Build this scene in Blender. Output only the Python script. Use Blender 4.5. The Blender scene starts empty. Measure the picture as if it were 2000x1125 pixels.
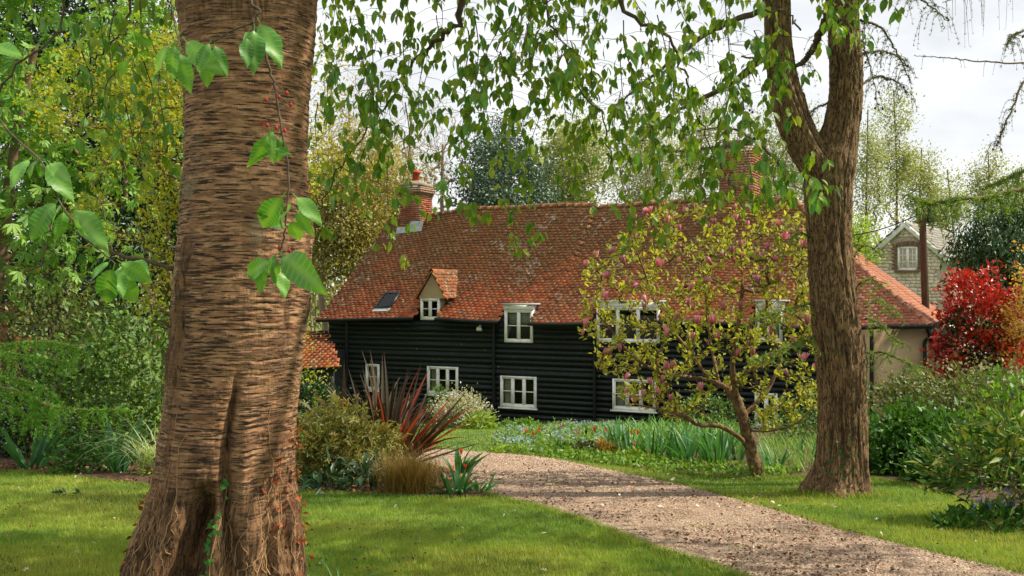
import bpy, math, random
import numpy as np
from mathutils import Vector, Matrix

# ------------------------------------------------------------------ camera, sky, sun, exposure
F, EYE = 1944.0, 1.6                      # focal length in picture widths of 2000, eye height
sc = bpy.context.scene
cam = bpy.data.cameras.new('camera')
cam.lens, cam.sensor_width, cam.clip_end = 35.0, 36.0, 2000.0
cam.shift_y = 0.00375
camo = bpy.data.objects.new('camera', cam)
camo.location = (0, 0, EYE)
camo.rotation_euler = (math.radians(90), 0, 0)
sc.collection.objects.link(camo)
sc.camera = camo

SUN_EL, SUN_AZ = 50.0, 88.0               # azimuth clockwise from +Y (the view direction)
world = bpy.data.worlds.new('World')
sc.world = world
world.use_nodes = True
wn, wl = world.node_tree.nodes, world.node_tree.links
wn.clear()
wout = wn.new('ShaderNodeOutputWorld')
sky = wn.new('ShaderNodeTexSky')
sky.sky_type = 'NISHITA'
sky.sun_disc = False
sky.sun_elevation = math.radians(SUN_EL)
sky.sun_rotation = math.radians(SUN_AZ)
bg_sky = wn.new('ShaderNodeBackground'); bg_sky.inputs['Strength'].default_value = 0.10
wl.new(sky.outputs[0], bg_sky.inputs['Color'])
wtc = wn.new('ShaderNodeTexCoord')
wmap = wn.new('ShaderNodeMapping'); wmap.inputs['Scale'].default_value = (1.0, 1.0, 2.6)
wl.new(wtc.outputs['Generated'], wmap.inputs['Vector'])
wno = wn.new('ShaderNodeTexNoise'); wno.inputs['Scale'].default_value = 4.2; wno.inputs['Detail'].default_value = 7.0; wno.inputs['Roughness'].default_value = 0.55
wl.new(wmap.outputs[0], wno.inputs['Vector'])
wr = wn.new('ShaderNodeValToRGB')
wr.color_ramp.elements[0].position, wr.color_ramp.elements[0].color = 0.32, (0.64, 0.655, 0.67, 1)
wr.color_ramp.elements[1].position, wr.color_ramp.elements[1].color = 0.62, (0.91, 0.91, 0.905, 1)
wl.new(wno.outputs['Fac'], wr.inputs['Fac'])
bg_cloud = wn.new('ShaderNodeBackground'); bg_cloud.inputs['Strength'].default_value = 0.77
wl.new(wr.outputs[0], bg_cloud.inputs['Color'])
wmix = wn.new('ShaderNodeMixShader'); wmix.inputs['Fac'].default_value = 0.9
wl.new(bg_sky.outputs[0], wmix.inputs[1]); wl.new(bg_cloud.outputs[0], wmix.inputs[2])
wl.new(wmix.outputs[0], wout.inputs['Surface'])

sun = bpy.data.lights.new('sun', 'SUN')
sun.energy, sun.angle, sun.color = 4.3, math.radians(0.6), (1.0, 0.91, 0.74)
suno = bpy.data.objects.new('sun', sun)
_e, _a = math.radians(SUN_EL), math.radians(SUN_AZ)
to_sun = Vector((math.sin(_a) * math.cos(_e), math.cos(_a) * math.cos(_e), math.sin(_e)))
suno.rotation_euler = to_sun.to_track_quat('Z', 'Y').to_euler()
suno.location = (20, 0, 25)
sc.collection.objects.link(suno)
sc.view_settings.view_transform = 'Standard'
sc.view_settings.look = 'None'
sc.view_settings.exposure = 0.76
sc.view_settings.gamma = 1.0
sc.view_settings.use_curve_mapping = False
sc.render.engine = 'CYCLES'
sc.cycles.use_denoising = True
sc.cycles.max_bounces = 7
sc.cycles.transmission_bounces = 4
sc.cycles.transparent_max_bounces = 8
sc.cycles.sample_clamp_indirect = 6.0

# ------------------------------------------------------------------ helpers
rng = np.random.default_rng(11)
random.seed(11)
COL = sc.collection

def W(px, py, d):
    """the point that stands d metres in front of the camera at a picture position"""
    return np.array([(px - 1000.0) / F * d, d, EYE - (py - 570.0) / F * d])

def _sp(v, k=0.6):
    return k * np.logaddexp(0.0, np.asarray(v, float) / k)

def ground(x, y):
    return -0.096 * (_sp(np.asarray(y, float) - 5.0) - _sp(np.asarray(y, float) - 33.0)) + 0.0 * np.asarray(x, float)

def G(px, py):
    lo, hi = 3.0, 60.0
    for _ in range(50):
        m = 0.5 * (lo + hi)
        w = W(px, py, m)
        if w[2] > ground(w[0], w[1]): lo = m
        else: hi = m
    w = W(px, py, lo)
    w[2] = float(ground(w[0], w[1]))
    return w

def hx(s):
    s = s.lstrip('#')
    c = [int(s[i:i + 2], 16) / 255.0 for i in (0, 2, 4)]
    return tuple((v / 12.92 if v <= 0.04045 else ((v + 0.055) / 1.055) ** 2.4) for v in c) + (1.0,)

def tag(o, label=None, cat=None, group=None, kind=None):
    if label: o['label'] = label
    if cat: o['category'] = cat
    if group: o['group'] = group
    if kind: o['kind'] = kind
    return o

def thing(name, loc, label, cat, group=None, rotz=0.0):
    o = bpy.data.objects.new(name, None)
    o.empty_display_size = 0.2
    o.location = Vector(tuple(float(v) for v in loc))
    o.rotation_euler = (0, 0, rotz)
    COL.objects.link(o)
    return tag(o, label, cat, group)

def put(name, mesh, parent=None, mw=None, local=None):
    """link a mesh; verts are in world space unless local (a matrix in the parent's space) is given"""
    o = bpy.data.objects.new(name, mesh)
    COL.objects.link(o)
    if parent is not None:
        o.parent = parent
        if local is not None:
            o.matrix_basis = local
        else:
            root = parent
            while root.parent is not None: root = root.parent
            rm = Matrix.LocRotScale(root.location, root.rotation_euler, root.scale)
            if parent is root:
                o.matrix_parent_inverse = rm.inverted()
            if mw is not None: o.matrix_basis = mw
    elif mw is not None:
        o.matrix_basis = mw
    return o

class MB:
    """collects faces, builds one mesh; R is a random value per vertex (used for natural colour variety)"""
    def __init__(s): s.V, s.F, s.R, s.n = [], {3: [], 4: []}, [], 0
    def add(s, V, Fs, r=None):
        V = np.asarray(V, np.float32).reshape(-1, 3)
        if r is None: r = rng.random()
        r = np.broadcast_to(np.asarray(r, np.float32), (len(V),))
        for f in (Fs if isinstance(Fs, (list, tuple)) else [Fs]):
            f = np.asarray(f, np.int64)
            if f.size: s.F[f.shape[1]].append(f + s.n)
        s.V.append(V); s.R.append(r); s.n += len(V)
    def mesh(s, name, mat, smooth=False):
        me = bpy.data.meshes.new(name)
        V = np.concatenate(s.V) if s.V else np.zeros((0, 3), np.float32)
        f3 = np.concatenate(s.F[3]) if s.F[3] else np.zeros((0, 3), np.int64)
        f4 = np.concatenate(s.F[4]) if s.F[4] else np.zeros((0, 4), np.int64)
        me.vertices.add(len(V)); me.vertices.foreach_set('co', V.ravel().astype(np.float32))
        li = np.concatenate([f3.ravel(), f4.ravel()]).astype(np.int32)
        me.loops.add(len(li)); me.loops.foreach_set('vertex_index', li)
        ls = np.concatenate([np.arange(len(f3)) * 3, len(f3) * 3 + np.arange(len(f4)) * 4]).astype(np.int32)
        me.polygons.add(len(ls)); me.polygons.foreach_set('loop_start', ls)
        if smooth: me.polygons.foreach_set('use_smooth', np.ones(len(ls), bool))
        me.update(calc_edges=True)
        a = me.attributes.new('rnd', 'FLOAT', 'POINT')
        if len(V): a.data.foreach_set('value', np.concatenate(s.R).astype(np.float32))
        me.materials.append(mat)
        return me
    def build(s, name, mat, parent=None, smooth=False, local=None, kind=None):
        o = put(name, s.mesh(name, mat, smooth), parent, None, local)
        if kind: o['kind'] = kind
        return o
    def box(s, x0, x1, y0, y1, z0, z1, r=None):
        V = [(x0, y0, z0), (x1, y0, z0), (x1, y1, z0), (x0, y1, z0), (x0, y0, z1), (x1, y0, z1), (x1, y1, z1), (x0, y1, z1)]
        s.add(V, np.array([(0, 3, 2, 1), (4, 5, 6, 7), (0, 1, 5, 4), (1, 2, 6, 5), (2, 3, 7, 6), (3, 0, 4, 7)]), r)
    def tube(s, path, rad, sides=6, r=None, tip=False):
        P = np.asarray(path, float); n = len(P)
        rad = np.broadcast_to(np.asarray(rad, float), (n,))
        T = np.gradient(P, axis=0); T /= np.linalg.norm(T, axis=1)[:, None] + 1e-9
        m = np.abs(T.mean(axis=0)); ref = np.zeros(3); ref[int(np.argmin(m))] = 1.0
        A = np.cross(T, ref); A /= np.linalg.norm(A, axis=1)[:, None] + 1e-9
        B = np.cross(T, A)
        an = np.arange(sides) * 2 * np.pi / sides
        V = P[:, None] + rad[:, None, None] * (np.cos(an)[None, :, None] * A[:, None] + np.sin(an)[None, :, None] * B[:, None])
        i, j = np.meshgrid(np.arange(n - 1), np.arange(sides), indexing='ij')
        k = (j + 1) % sides
        q = np.stack([i * sides + j, i * sides + k, (i + 1) * sides + k, (i + 1) * sides + j], -1).reshape(-1, 4)
        s.add(V.reshape(-1, 3), q, r)

def norm(v):
    v = np.asarray(v, float)
    return v / (np.linalg.norm(v, axis=-1, keepdims=True) + 1e-9)

def rand_dirs(n):
    return norm(rng.normal(size=(n, 3)))

def spline(pts, n):
    """Catmull-Rom through pts, n samples"""
    P = np.asarray(pts, float)
    if len(P) == 2: return P[0] + (P[1] - P[0]) * np.linspace(0, 1, n)[:, None]
    Q = np.vstack([2 * P[0] - P[1], P, 2 * P[-1] - P[-2]])
    t = np.linspace(0, len(P) - 1 - 1e-6, n); i = t.astype(int); u = (t - i)[:, None]
    a, b, c, d = Q[i], Q[i + 1], Q[i + 2], Q[i + 3]
    return 0.5 * (2 * b + (c - a) * u + (2 * a - 5 * b + 4 * c - d) * u ** 2 + (3 * b - a - 3 * c + d) * u ** 3)

def _hash(ix, iy, iz, seed):
    h = (ix.astype(np.uint32) * np.uint32(374761393)) ^ (iy.astype(np.uint32) * np.uint32(668265263)) ^ (iz.astype(np.uint32) * np.uint32(2246822519)) ^ np.uint32(seed * 3266489917 & 0xffffffff)
    h = (h ^ (h >> np.uint32(13))) * np.uint32(1274126177)
    h = (h ^ (h >> np.uint32(16))) * np.uint32(2654435769)
    return ((h ^ (h >> np.uint32(15))) & np.uint32(0xffffff)).astype(np.float64) / 0xffffff

def vnoise(p, seed=1):
    p = np.asarray(p, float)
    f = np.floor(p); u = p - f; u = u * u * (3 - 2 * u)
    i = f.astype(np.int64)
    out = 0
    for dx in (0, 1):
        for dy in (0, 1):
            for dz in (0, 1):
                w = (u[..., 0] if dx else 1 - u[..., 0]) * (u[..., 1] if dy else 1 - u[..., 1]) * (u[..., 2] if dz else 1 - u[..., 2])
                out = out + w * _hash(i[..., 0] + dx, i[..., 1] + dy, i[..., 2] + dz, seed)
    return out

def fbm(p, seed=1, oct=4):
    p = np.asarray(p, float); a, t, s = 0.5, 0, 0
    for k in range(oct):
        t = t + a * vnoise(p, seed + k); s += a; p = p * 2.03; a *= 0.5
    return t / s

def sstep(a, b, x):
    t = np.clip((x - a) / (b - a), 0, 1)
    return t * t * (3 - 2 * t)

# ------------------------------------------------------------------ materials
def new_mat(name):
    m = bpy.data.materials.new(name); m.use_nodes = True
    m.node_tree.nodes.clear()
    return m, m.node_tree.nodes, m.node_tree.links

def ramp(nodes, cols, pos=None):
    r = nodes.new('ShaderNodeValToRGB')
    e = r.color_ramp.elements
    while len(e) < len(cols): e.new(0.5)
    for i, c in enumerate(cols):
        e[i].position = pos[i] if pos else i / max(1, len(cols) - 1)
        e[i].color = hx(c) if isinstance(c, str) else c
    return r

def leaf_mat(name, cols, trans=0.35, rough=0.5, spec=0.35, veins=False, pos=None, tint=None):
    """leaf: colour varies from leaf to leaf; light comes through the blade"""
    m, N, L = new_mat(name)
    out = N.new('ShaderNodeOutputMaterial')
    at = N.new('ShaderNodeAttribute'); at.attribute_name = 'rnd'
    oi = N.new('ShaderNodeObjectInfo')
    ad = N.new('ShaderNodeMath'); ad.operation = 'ADD'
    L.new(at.outputs['Fac'], ad.inputs[0]); L.new(oi.outputs['Random'], ad.inputs[1])
    fr = N.new('ShaderNodeMath'); fr.operation = 'FRACT'; L.new(ad.outputs[0], fr.inputs[0])
    r = ramp(N, cols, pos); L.new(fr.outputs[0], r.inputs['Fac'])
    col = r.outputs[0]
    if veins:
        lu = N.new('ShaderNodeAttribute'); lu.attribute_name = 'lu'
        lv = N.new('ShaderNodeAttribute'); lv.attribute_name = 'lv'
        ab = N.new('ShaderNodeMath'); ab.operation = 'ABSOLUTE'; L.new(lu.outputs['Fac'], ab.inputs[0])
        m1 = N.new('ShaderNodeMath'); m1.operation = 'MULTIPLY_ADD'; m1.inputs[1].default_value = -0.30
        L.new(ab.outputs[0], m1.inputs[0]); L.new(lv.outputs['Fac'], m1.inputs[2])
        m2 = N.new('ShaderNodeMath'); m2.operation = 'MULTIPLY'; m2.inputs[1].default_value = 62.0; L.new(m1.outputs[0], m2.inputs[0])
        sn = N.new('ShaderNodeMath'); sn.operation = 'SINE'; L.new(m2.outputs[0], sn.inputs[0])
        mr = N.new('ShaderNodeMapRange'); mr.inputs['From Min'].default_value = 0.55; mr.inputs['From Max'].default_value = 1.0
        L.new(sn.outputs[0], mr.inputs['Value'])
        mid = N.new('ShaderNodeMapRange'); mid.inputs['From Min'].default_value = 0.09; mid.inputs['From Max'].default_value = 0.02
        L.new(ab.outputs[0], mid.inputs['Value'])
        mx = N.new('ShaderNodeMath'); mx.operation = 'MAXIMUM'; L.new(mr.outputs[0], mx.inputs[0]); L.new(mid.outputs[0], mx.inputs[1])
        sc_ = N.new('ShaderNodeMath'); sc_.operation = 'MULTIPLY'; sc_.inputs[1].default_value = 0.24; L.new(mx.outputs[0], sc_.inputs[0])
        mc = N.new('ShaderNodeMixRGB'); mc.inputs[2].default_value = hx('#a9c46a'); L.new(sc_.outputs[0], mc.inputs[0]); L.new(col, mc.inputs[1])
        col = mc.outputs[0]
    pb = N.new('ShaderNodeBsdfPrincipled')
    L.new(col, pb.inputs['Base Color'])
    pb.inputs['Roughness'].default_value = rough
    pb.inputs['Specular IOR Level'].default_value = spec
    if veins:
        bp = N.new('ShaderNodeBump'); bp.inputs['Strength'].default_value = 0.25; bp.inputs['Distance'].default_value = 0.002
        L.new(mx.outputs[0], bp.inputs['Height']); L.new(bp.outputs[0], pb.inputs['Normal'])
    if trans > 0:
        tr = N.new('ShaderNodeBsdfTranslucent')
        hsv = N.new('ShaderNodeMixRGB'); hsv.blend_type = 'MULTIPLY'; hsv.inputs[0].default_value = 1.0
        hsv.inputs[2].default_value = tint or (1.35, 1.25, 0.45, 1)
        L.new(col, hsv.inputs[1]); L.new(hsv.outputs[0], tr.inputs['Color'])
        mx2 = N.new('ShaderNodeMixShader'); mx2.inputs[0].default_value = trans
        L.new(pb.outputs[0], mx2.inputs[1]); L.new(tr.outputs[0], mx2.inputs[2])
        L.new(mx2.outputs[0], out.inputs['Surface'])
    else:
        L.new(pb.outputs[0], out.inputs['Surface'])
    return m

def mat(name, cols, scale=(1, 1, 1), nscale=5.0, detail=5.0, rough=0.8, bump=0.0, bdist=0.01, rnd=0.0, spec=0.3, pos=None, metal=0.0, coords='Object', spots=None):
    """surface whose colour wanders along a noise; rnd adds a per-piece shift of the same ramp"""
    m, N, L = new_mat(name)
    out = N.new('ShaderNodeOutputMaterial'); pb = N.new('ShaderNodeBsdfPrincipled')
    pb.inputs['Roughness'].default_value = rough; pb.inputs['Specular IOR Level'].default_value = spec; pb.inputs['Metallic'].default_value = metal
    tc = N.new('ShaderNodeTexCoord'); mp = N.new('ShaderNodeMapping'); mp.inputs['Scale'].default_value = scale
    ge = N.new('ShaderNodeNewGeometry')
    src = ge.outputs['Position'] if coords == 'World' else tc.outputs[coords]
    L.new(src, mp.inputs['Vector'])
    no = N.new('ShaderNodeTexNoise'); no.inputs['Scale'].default_value = nscale; no.inputs['Detail'].default_value = detail
    L.new(mp.outputs[0], no.inputs['Vector'])
    st = N.new('ShaderNodeMapRange'); st.inputs['From Min'].default_value = 0.27; st.inputs['From Max'].default_value = 0.73; L.new(no.outputs['Fac'], st.inputs['Value'])
    fac = st.outputs[0]
    if rnd:
        at = N.new('ShaderNodeAttribute'); at.attribute_name = 'rnd'; oi = N.new('ShaderNodeObjectInfo')
        ad = N.new('ShaderNodeMath'); ad.operation = 'ADD'; L.new(at.outputs['Fac'], ad.inputs[0]); L.new(oi.outputs['Random'], ad.inputs[1])
        fr = N.new('ShaderNodeMath'); fr.operation = 'FRACT'; L.new(ad.outputs[0], fr.inputs[0])
        mf = N.new('ShaderNodeMixRGB'); mf.inputs[0].default_value = rnd; L.new(fac, mf.inputs[1]); L.new(fr.outputs[0], mf.inputs[2])
        fac = mf.outputs[0]
    r = ramp(N, cols, pos); L.new(fac, r.inputs['Fac'])
    col = r.outputs[0]
    if spots:
        sp_scale, lo, hi, scol = spots
        n2 = N.new('ShaderNodeTexNoise'); n2.inputs['Scale'].default_value = sp_scale; n2.inputs['Detail'].default_value = 3.0
        L.new(src, n2.inputs['Vector'])
        s2 = N.new('ShaderNodeMapRange'); s2.inputs['From Min'].default_value = lo; s2.inputs['From Max'].default_value = hi; L.new(n2.outputs['Fac'], s2.inputs['Value'])
        mm = N.new('ShaderNodeMixRGB'); L.new(s2.outputs[0], mm.inputs[0]); L.new(col, mm.inputs[1]); mm.inputs[2].default_value = hx(scol)
        col = mm.outputs[0]
    L.new(col, pb.inputs['Base Color'])
    if bump:
        bp = N.new('ShaderNodeBump'); bp.inputs['Strength'].default_value = bump; bp.inputs['Distance'].default_value = bdist
        L.new(no.outputs['Fac'], bp.inputs['Height']); L.new(bp.outputs[0], pb.inputs['Normal'])
    L.new(pb.outputs[0], out.inputs['Surface'])
    return m

# ------------------------------------------------------------------ leaf shapes: x across, y along, z up
def _t(v, f): return np.array(v, float), np.array(f)
DIAMOND = _t([(0, 0, 0), (.30, .45, .08), (0, 1, -.10), (-.30, .45, .08)], [(0, 1, 2), (0, 2, 3)])
SLIM = _t([(0, 0, 0), (.15, .45, .04), (0, 1, -.12), (-.15, .45, .04)], [(0, 1, 2), (0, 2, 3)])
ROUND6 = _t([(0, 0, 0), (.24, .30, .06), (.23, .62, .03), (0, 1, -.14), (-.23, .62, .03), (-.24, .30, .06), (0, .5, -.02)],
            [(0, 1, 6), (1, 2, 6), (2, 3, 6), (3, 4, 6), (4, 5, 6), (5, 0, 6)])
def _palm():
    V, Fc = [], []
    for a, l in ((-75, .72), (-38, .92), (0, 1.0), (38, .92), (75, .72)):
        c, s = math.cos(math.radians(a)), math.sin(math.radians(a))
        b = len(V)
        for x, y, z in ((0, 0, 0), (.17, .62, -.10), (0, 1, -.42), (-.17, .62, -.10), (0, .6, -.17)):
            V.append(((x * c + y * s) * l, (y * c - x * s) * l, z * l))
        Fc += [(b, b + 1, b + 4), (b + 1, b + 2, b + 4), (b + 2, b + 3, b + 4), (b + 3, b, b + 4)]
    return _t(V, Fc)
PALM = _palm()
def _tuft(n, w, spread):
    V, Fc = [], []
    for k in range(n):
        a = 2 * math.pi * k / n + 0.3 * k; s = spread * (0.6 + 0.4 * ((k * 7) % 5) / 4)
        dx, dz = math.cos(a) * s, math.sin(a) * s
        b = len(V)
        V += [(-w, 0, 0), (w, 0, 0), (dx, 1 - .35 * s, dz)]
        Fc.append((b, b + 1, b + 2))
    return _t(V, Fc)
TUFT = _tuft(7, .09, 1.0)
ROSETTE = (np.concatenate([np.array([(0, 0, 0), (.16 * math.cos(a) + .5 * -math.sin(a), .5 * math.cos(a) + .16 * math.sin(a), .25), (-math.sin(a), math.cos(a), .12), (-.16 * math.cos(a) - .5 * math.sin(a), .5 * math.cos(a) - .16 * math.sin(a), .25)]) for a in np.arange(5) * 2 * math.pi / 5 + .3]),
           np.concatenate([np.array([(0, 1, 2), (0, 2, 3)]) + 4 * k for k in range(5)]))

def scatter(M, T, P, D, Nn, S, R=None):
    tv, tf = T
    P = np.asarray(P, float); n = len(P)
    if n == 0: return
    D = norm(D); side = norm(np.cross(D, Nn)); Nn = np.cross(side, D)
    S = np.broadcast_to(np.asarray(S, float), (n,))
    V = P[:, None] + S[:, None, None] * (tv[None, :, 0, None] * side[:, None] + tv[None, :, 1, None] * D[:, None] + tv[None, :, 2, None] * Nn[:, None])
    Fc = tf[None] + (np.arange(n) * len(tv))[:, None, None]
    if R is None: R = rng.random(n)
    M.add(V.reshape(-1, 3), Fc.reshape(-1, tf.shape[1]), np.repeat(R, len(tv)))

def in_poly(x, y, poly):
    x = np.asarray(x); y = np.asarray(y); c = np.zeros(x.shape, bool)
    n = len(poly); j = n - 1
    for i in range(n):
        xi, yi = poly[i][0], poly[i][1]; xj, yj = poly[j][0], poly[j][1]
        c ^= ((yi > y) != (yj > y)) & (x < (xj - xi) * (y - yi) / (yj - yi + 1e-12) + xi)
        j = i
    return c

# ================================================================== THE GROUND
M_LAWN = mat('lawn_turf', ['#33481a', '#445c1b', '#566d22', '#64762c'], nscale=1.3, detail=9, rough=0.9, bump=0.6, bdist=0.03, coords='World', spots=(0.9, 0.58, 0.75, '#6f7a34'))
M_SOIL = mat('garden_soil', ['#2c2018', '#4a3626', '#6b4f38'], nscale=14, detail=8, rough=0.95, bump=0.9, bdist=0.05, coords='World')
M_GRAVEL = mat('drive_gravel', ['#5c493b', '#816a59', '#9b846f', '#b09984'], nscale=34, detail=6, rough=0.9, bump=0.9, bdist=0.03, coords='World', spots=(1.6, 0.52, 0.72, '#75604a'))

def grid_sheet(name, xs, ys, m, h=0.0):
    X, Y = np.meshgrid(xs, ys); Z = ground(X, Y) + h
    nx, ny = len(xs), len(ys)
    i, j = np.meshgrid(np.arange(ny - 1), np.arange(nx - 1), indexing='ij')
    q = np.stack([i * nx + j, i * nx + j + 1, (i + 1) * nx + j + 1, (i + 1) * nx + j], -1).reshape(-1, 4)
    b = MB(); b.add(np.stack([X, Y, Z], -1).reshape(-1, 3), q, 0.5)
    return b.build(name, m, smooth=True)

_ys = np.concatenate([np.linspace(-40, 2, 10), np.linspace(2.2, 40, 190), np.linspace(42, 120, 12), [200, 400, 900]])
tag(grid_sheet('lawn', np.concatenate([[-900, -300], np.linspace(-60, 60, 61), [300, 900]]), _ys, M_LAWN), kind='structure')

def strip_sheet(name, left, right, m, h, n=70, across=10):
    A = spline(left, 300); B = spline(right, 300)
    def even(P):
        s = np.concatenate([[0], np.cumsum(np.linalg.norm(np.diff(P, axis=0), axis=1))]); t = np.linspace(0, s[-1], n)
        return np.stack([np.interp(t, s, P[:, k]) for k in range(P.shape[1])], 1)
    A, B = even(A), even(B)
    wob = (rng.random((n, 2)) - .5) * 0.05
    A[:, :2] += wob; B[:, :2] -= wob
    t = np.linspace(0, 1, across + 1)
    P = A[:, None] * (1 - t[None, :, None]) + B[:, None] * t[None, :, None]
    P[..., 2] = ground(P[..., 0], P[..., 1]) + h
    i, j = np.meshgrid(np.arange(n - 1), np.arange(across), indexing='ij'); w = across + 1
    q = np.stack([i * w + j, i * w + j + 1, (i + 1) * w + j + 1, (i + 1) * w + j], -1).reshape(-1, 4)
    b = MB(); b.add(P.reshape(-1, 3), q, .5)
    tag(b.build(name, m, smooth=True), kind='structure')
    return [tuple(p[:2]) for p in A] + [tuple(p[:2]) for p in B[::-1]]

GL = [G(*p) for p in ((1700, 1225), (1560, 1168), (1430, 1122), (1360, 1098), (1280, 1072), (1200, 1040), (1120, 1010), (1040, 987), (968, 970), (915, 945), (880, 918), (800, 902), (640, 896))]
GR = [G(*p) for p in ((2250, 1180), (2100, 1148), (1990, 1122), (1900, 1099), (1800, 1076), (1720, 1056), (1640, 1036), (1560, 1011), (1470, 986), (1340, 951), (1200, 921), (1060, 894), (950, 885), (880, 880), (800, 878), (640, 876))]
POLY_GRAVEL = strip_sheet('gravel_drive', GL, GR, M_GRAVEL, 0.012, n=110, across=14)
# beds: soil under the planting
BL = [G(*p) for p in ((-120, 918), (0, 921), (60, 922), (130, 929), (200, 939), (290, 948), (400, 953), (500, 957), (590, 961), (700, 965), (800, 971), (870, 973), (966, 970))]
BB = [G(*p) for p in ((-160, 845), (0, 850), (60, 852), (130, 855), (200, 858), (290, 866), (400, 880), (500, 888), (590, 894), (700, 900), (800, 904), (868, 920), (930, 952))]
POLY_BED1 = strip_sheet('planting_bed', BL, BB, M_SOIL, 0.02, n=60, across=12)
CL = [G(*p) for p in ((955, 880), (1030, 889), (1100, 894), (1180, 905), (1290, 921), (1380, 930), (1470, 937), (1560, 933), (1640, 930), (1720, 925))]
CB = [G(*p) for p in ((1000, 838), (1080, 836), (1150, 838), (1210, 836), (1300, 834), (1380, 834), (1480, 836), (1570, 840), (1650, 846), (1730, 852))]
POLY_BED2 = strip_sheet('flower_border', CL, CB, M_SOIL, 0.02, n=50, across=10)
DL = [G(*p) for p in ((1700, 935), (1760, 945), (1830, 962), (1900, 985), (1960, 1012), (2060, 1060))]
DB = [G(*p) for p in ((1700, 880), (1790, 880), (1880, 885), (1960, 895), (2060, 905), (2200, 930))]
POLY_BED3 = strip_sheet('shrub_bed', DL, DB, M_SOIL, 0.02, n=40, across=10)

# ================================================================== THE COTTAGE
M_BOARD = mat('tarred_board', ['#262b2a', '#2c3130', '#343a38'], scale=(1, 1, 26), nscale=3, rough=0.72, rnd=.45, bump=0.06, bdist=0.004, coords='World', spec=0.22, spots=(17, 0.70, 0.74, '#8a908c'))
M_BLACK = mat('black_paint', ['#0e1010', '#191c1c'], nscale=8, rough=0.45, coords='World')
M_DARK = mat('interior_shade_black', ['#0a0a0a', '#141210'], nscale=3, rough=0.9, coords='World')  # near-black paint standing in for the shade of unlit rooms and voids
M_WHITE = mat('white_paint', ['#d8d6cc', '#efeee7', '#f5f4ee'], nscale=6, rough=0.5, bump=0.05, coords='World')
M_LEAD = mat('grey_lead', ['#8b9290', '#a8aeab', '#bfc3bf'], nscale=9, rough=0.6, coords='World')
M_CURT = mat('curtain_cloth', ['#8a8b78', '#b9b8a4'], nscale=12, rough=0.9, coords='World')
M_CREAM = mat('cream_render', ['#a08868', '#b79f7d', '#c4ac88'], nscale=1.6, detail=7, rough=0.9, bump=0.15, bdist=0.01, coords='World')
M_MORTAR = mat('mortar', ['#8d7c68', '#b3a48f', '#c6baa6'], nscale=16, rough=0.95, bump=0.4, coords='World')
M_FLAUNCH = mat('weathered_mortar', ['#6d6152', '#85786a', '#978a78'], nscale=14, rough=0.95, bump=0.4, coords='World')
M_BRICK = mat('red_brick', ['#5c3626', '#7d432e', '#94503a', '#a8664a', '#73564a'], nscale=7, rough=0.9, rnd=0.7, bump=0.4, bdist=0.005, coords='World')
M_OLDBRICK = mat('brown_brick', ['#5b4a3a', '#7b6550', '#8b6a50', '#6b4d3c'], nscale=7, rough=0.9, rnd=0.7, bump=0.4, bdist=0.005, coords='World')
M_SLATE = mat('grey_slate', ['#6d6a66', '#8c877f', '#a39a8e'], nscale=4, rough=0.8, rnd=0.6, coords='World')
M_POT = mat('terracotta', ['#8f3a22', '#b1512f'], nscale=6, rough=0.8, coords='World')

def glass_mat():
    m, N, L = new_mat('window_glass')
    out = N.new('ShaderNodeOutputMaterial'); tr = N.new('ShaderNodeBsdfTransparent'); tr.inputs['Color'].default_value = (.82, .86, .84, 1)
    gl = N.new('ShaderNodeBsdfGlossy'); gl.inputs['Roughness'].default_value = 0.03
    fr = N.new('ShaderNodeFresnel'); fr.inputs['IOR'].default_value = 1.33
    mx = N.new('ShaderNodeMixShader'); L.new(fr.outputs[0], mx.inputs[0]); L.new(tr.outputs[0], mx.inputs[1]); L.new(gl.outputs[0], mx.inputs[2])
    L.new(mx.outputs[0], out.inputs['Surface'])
    return m
M_GLASS = glass_mat()

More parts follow.
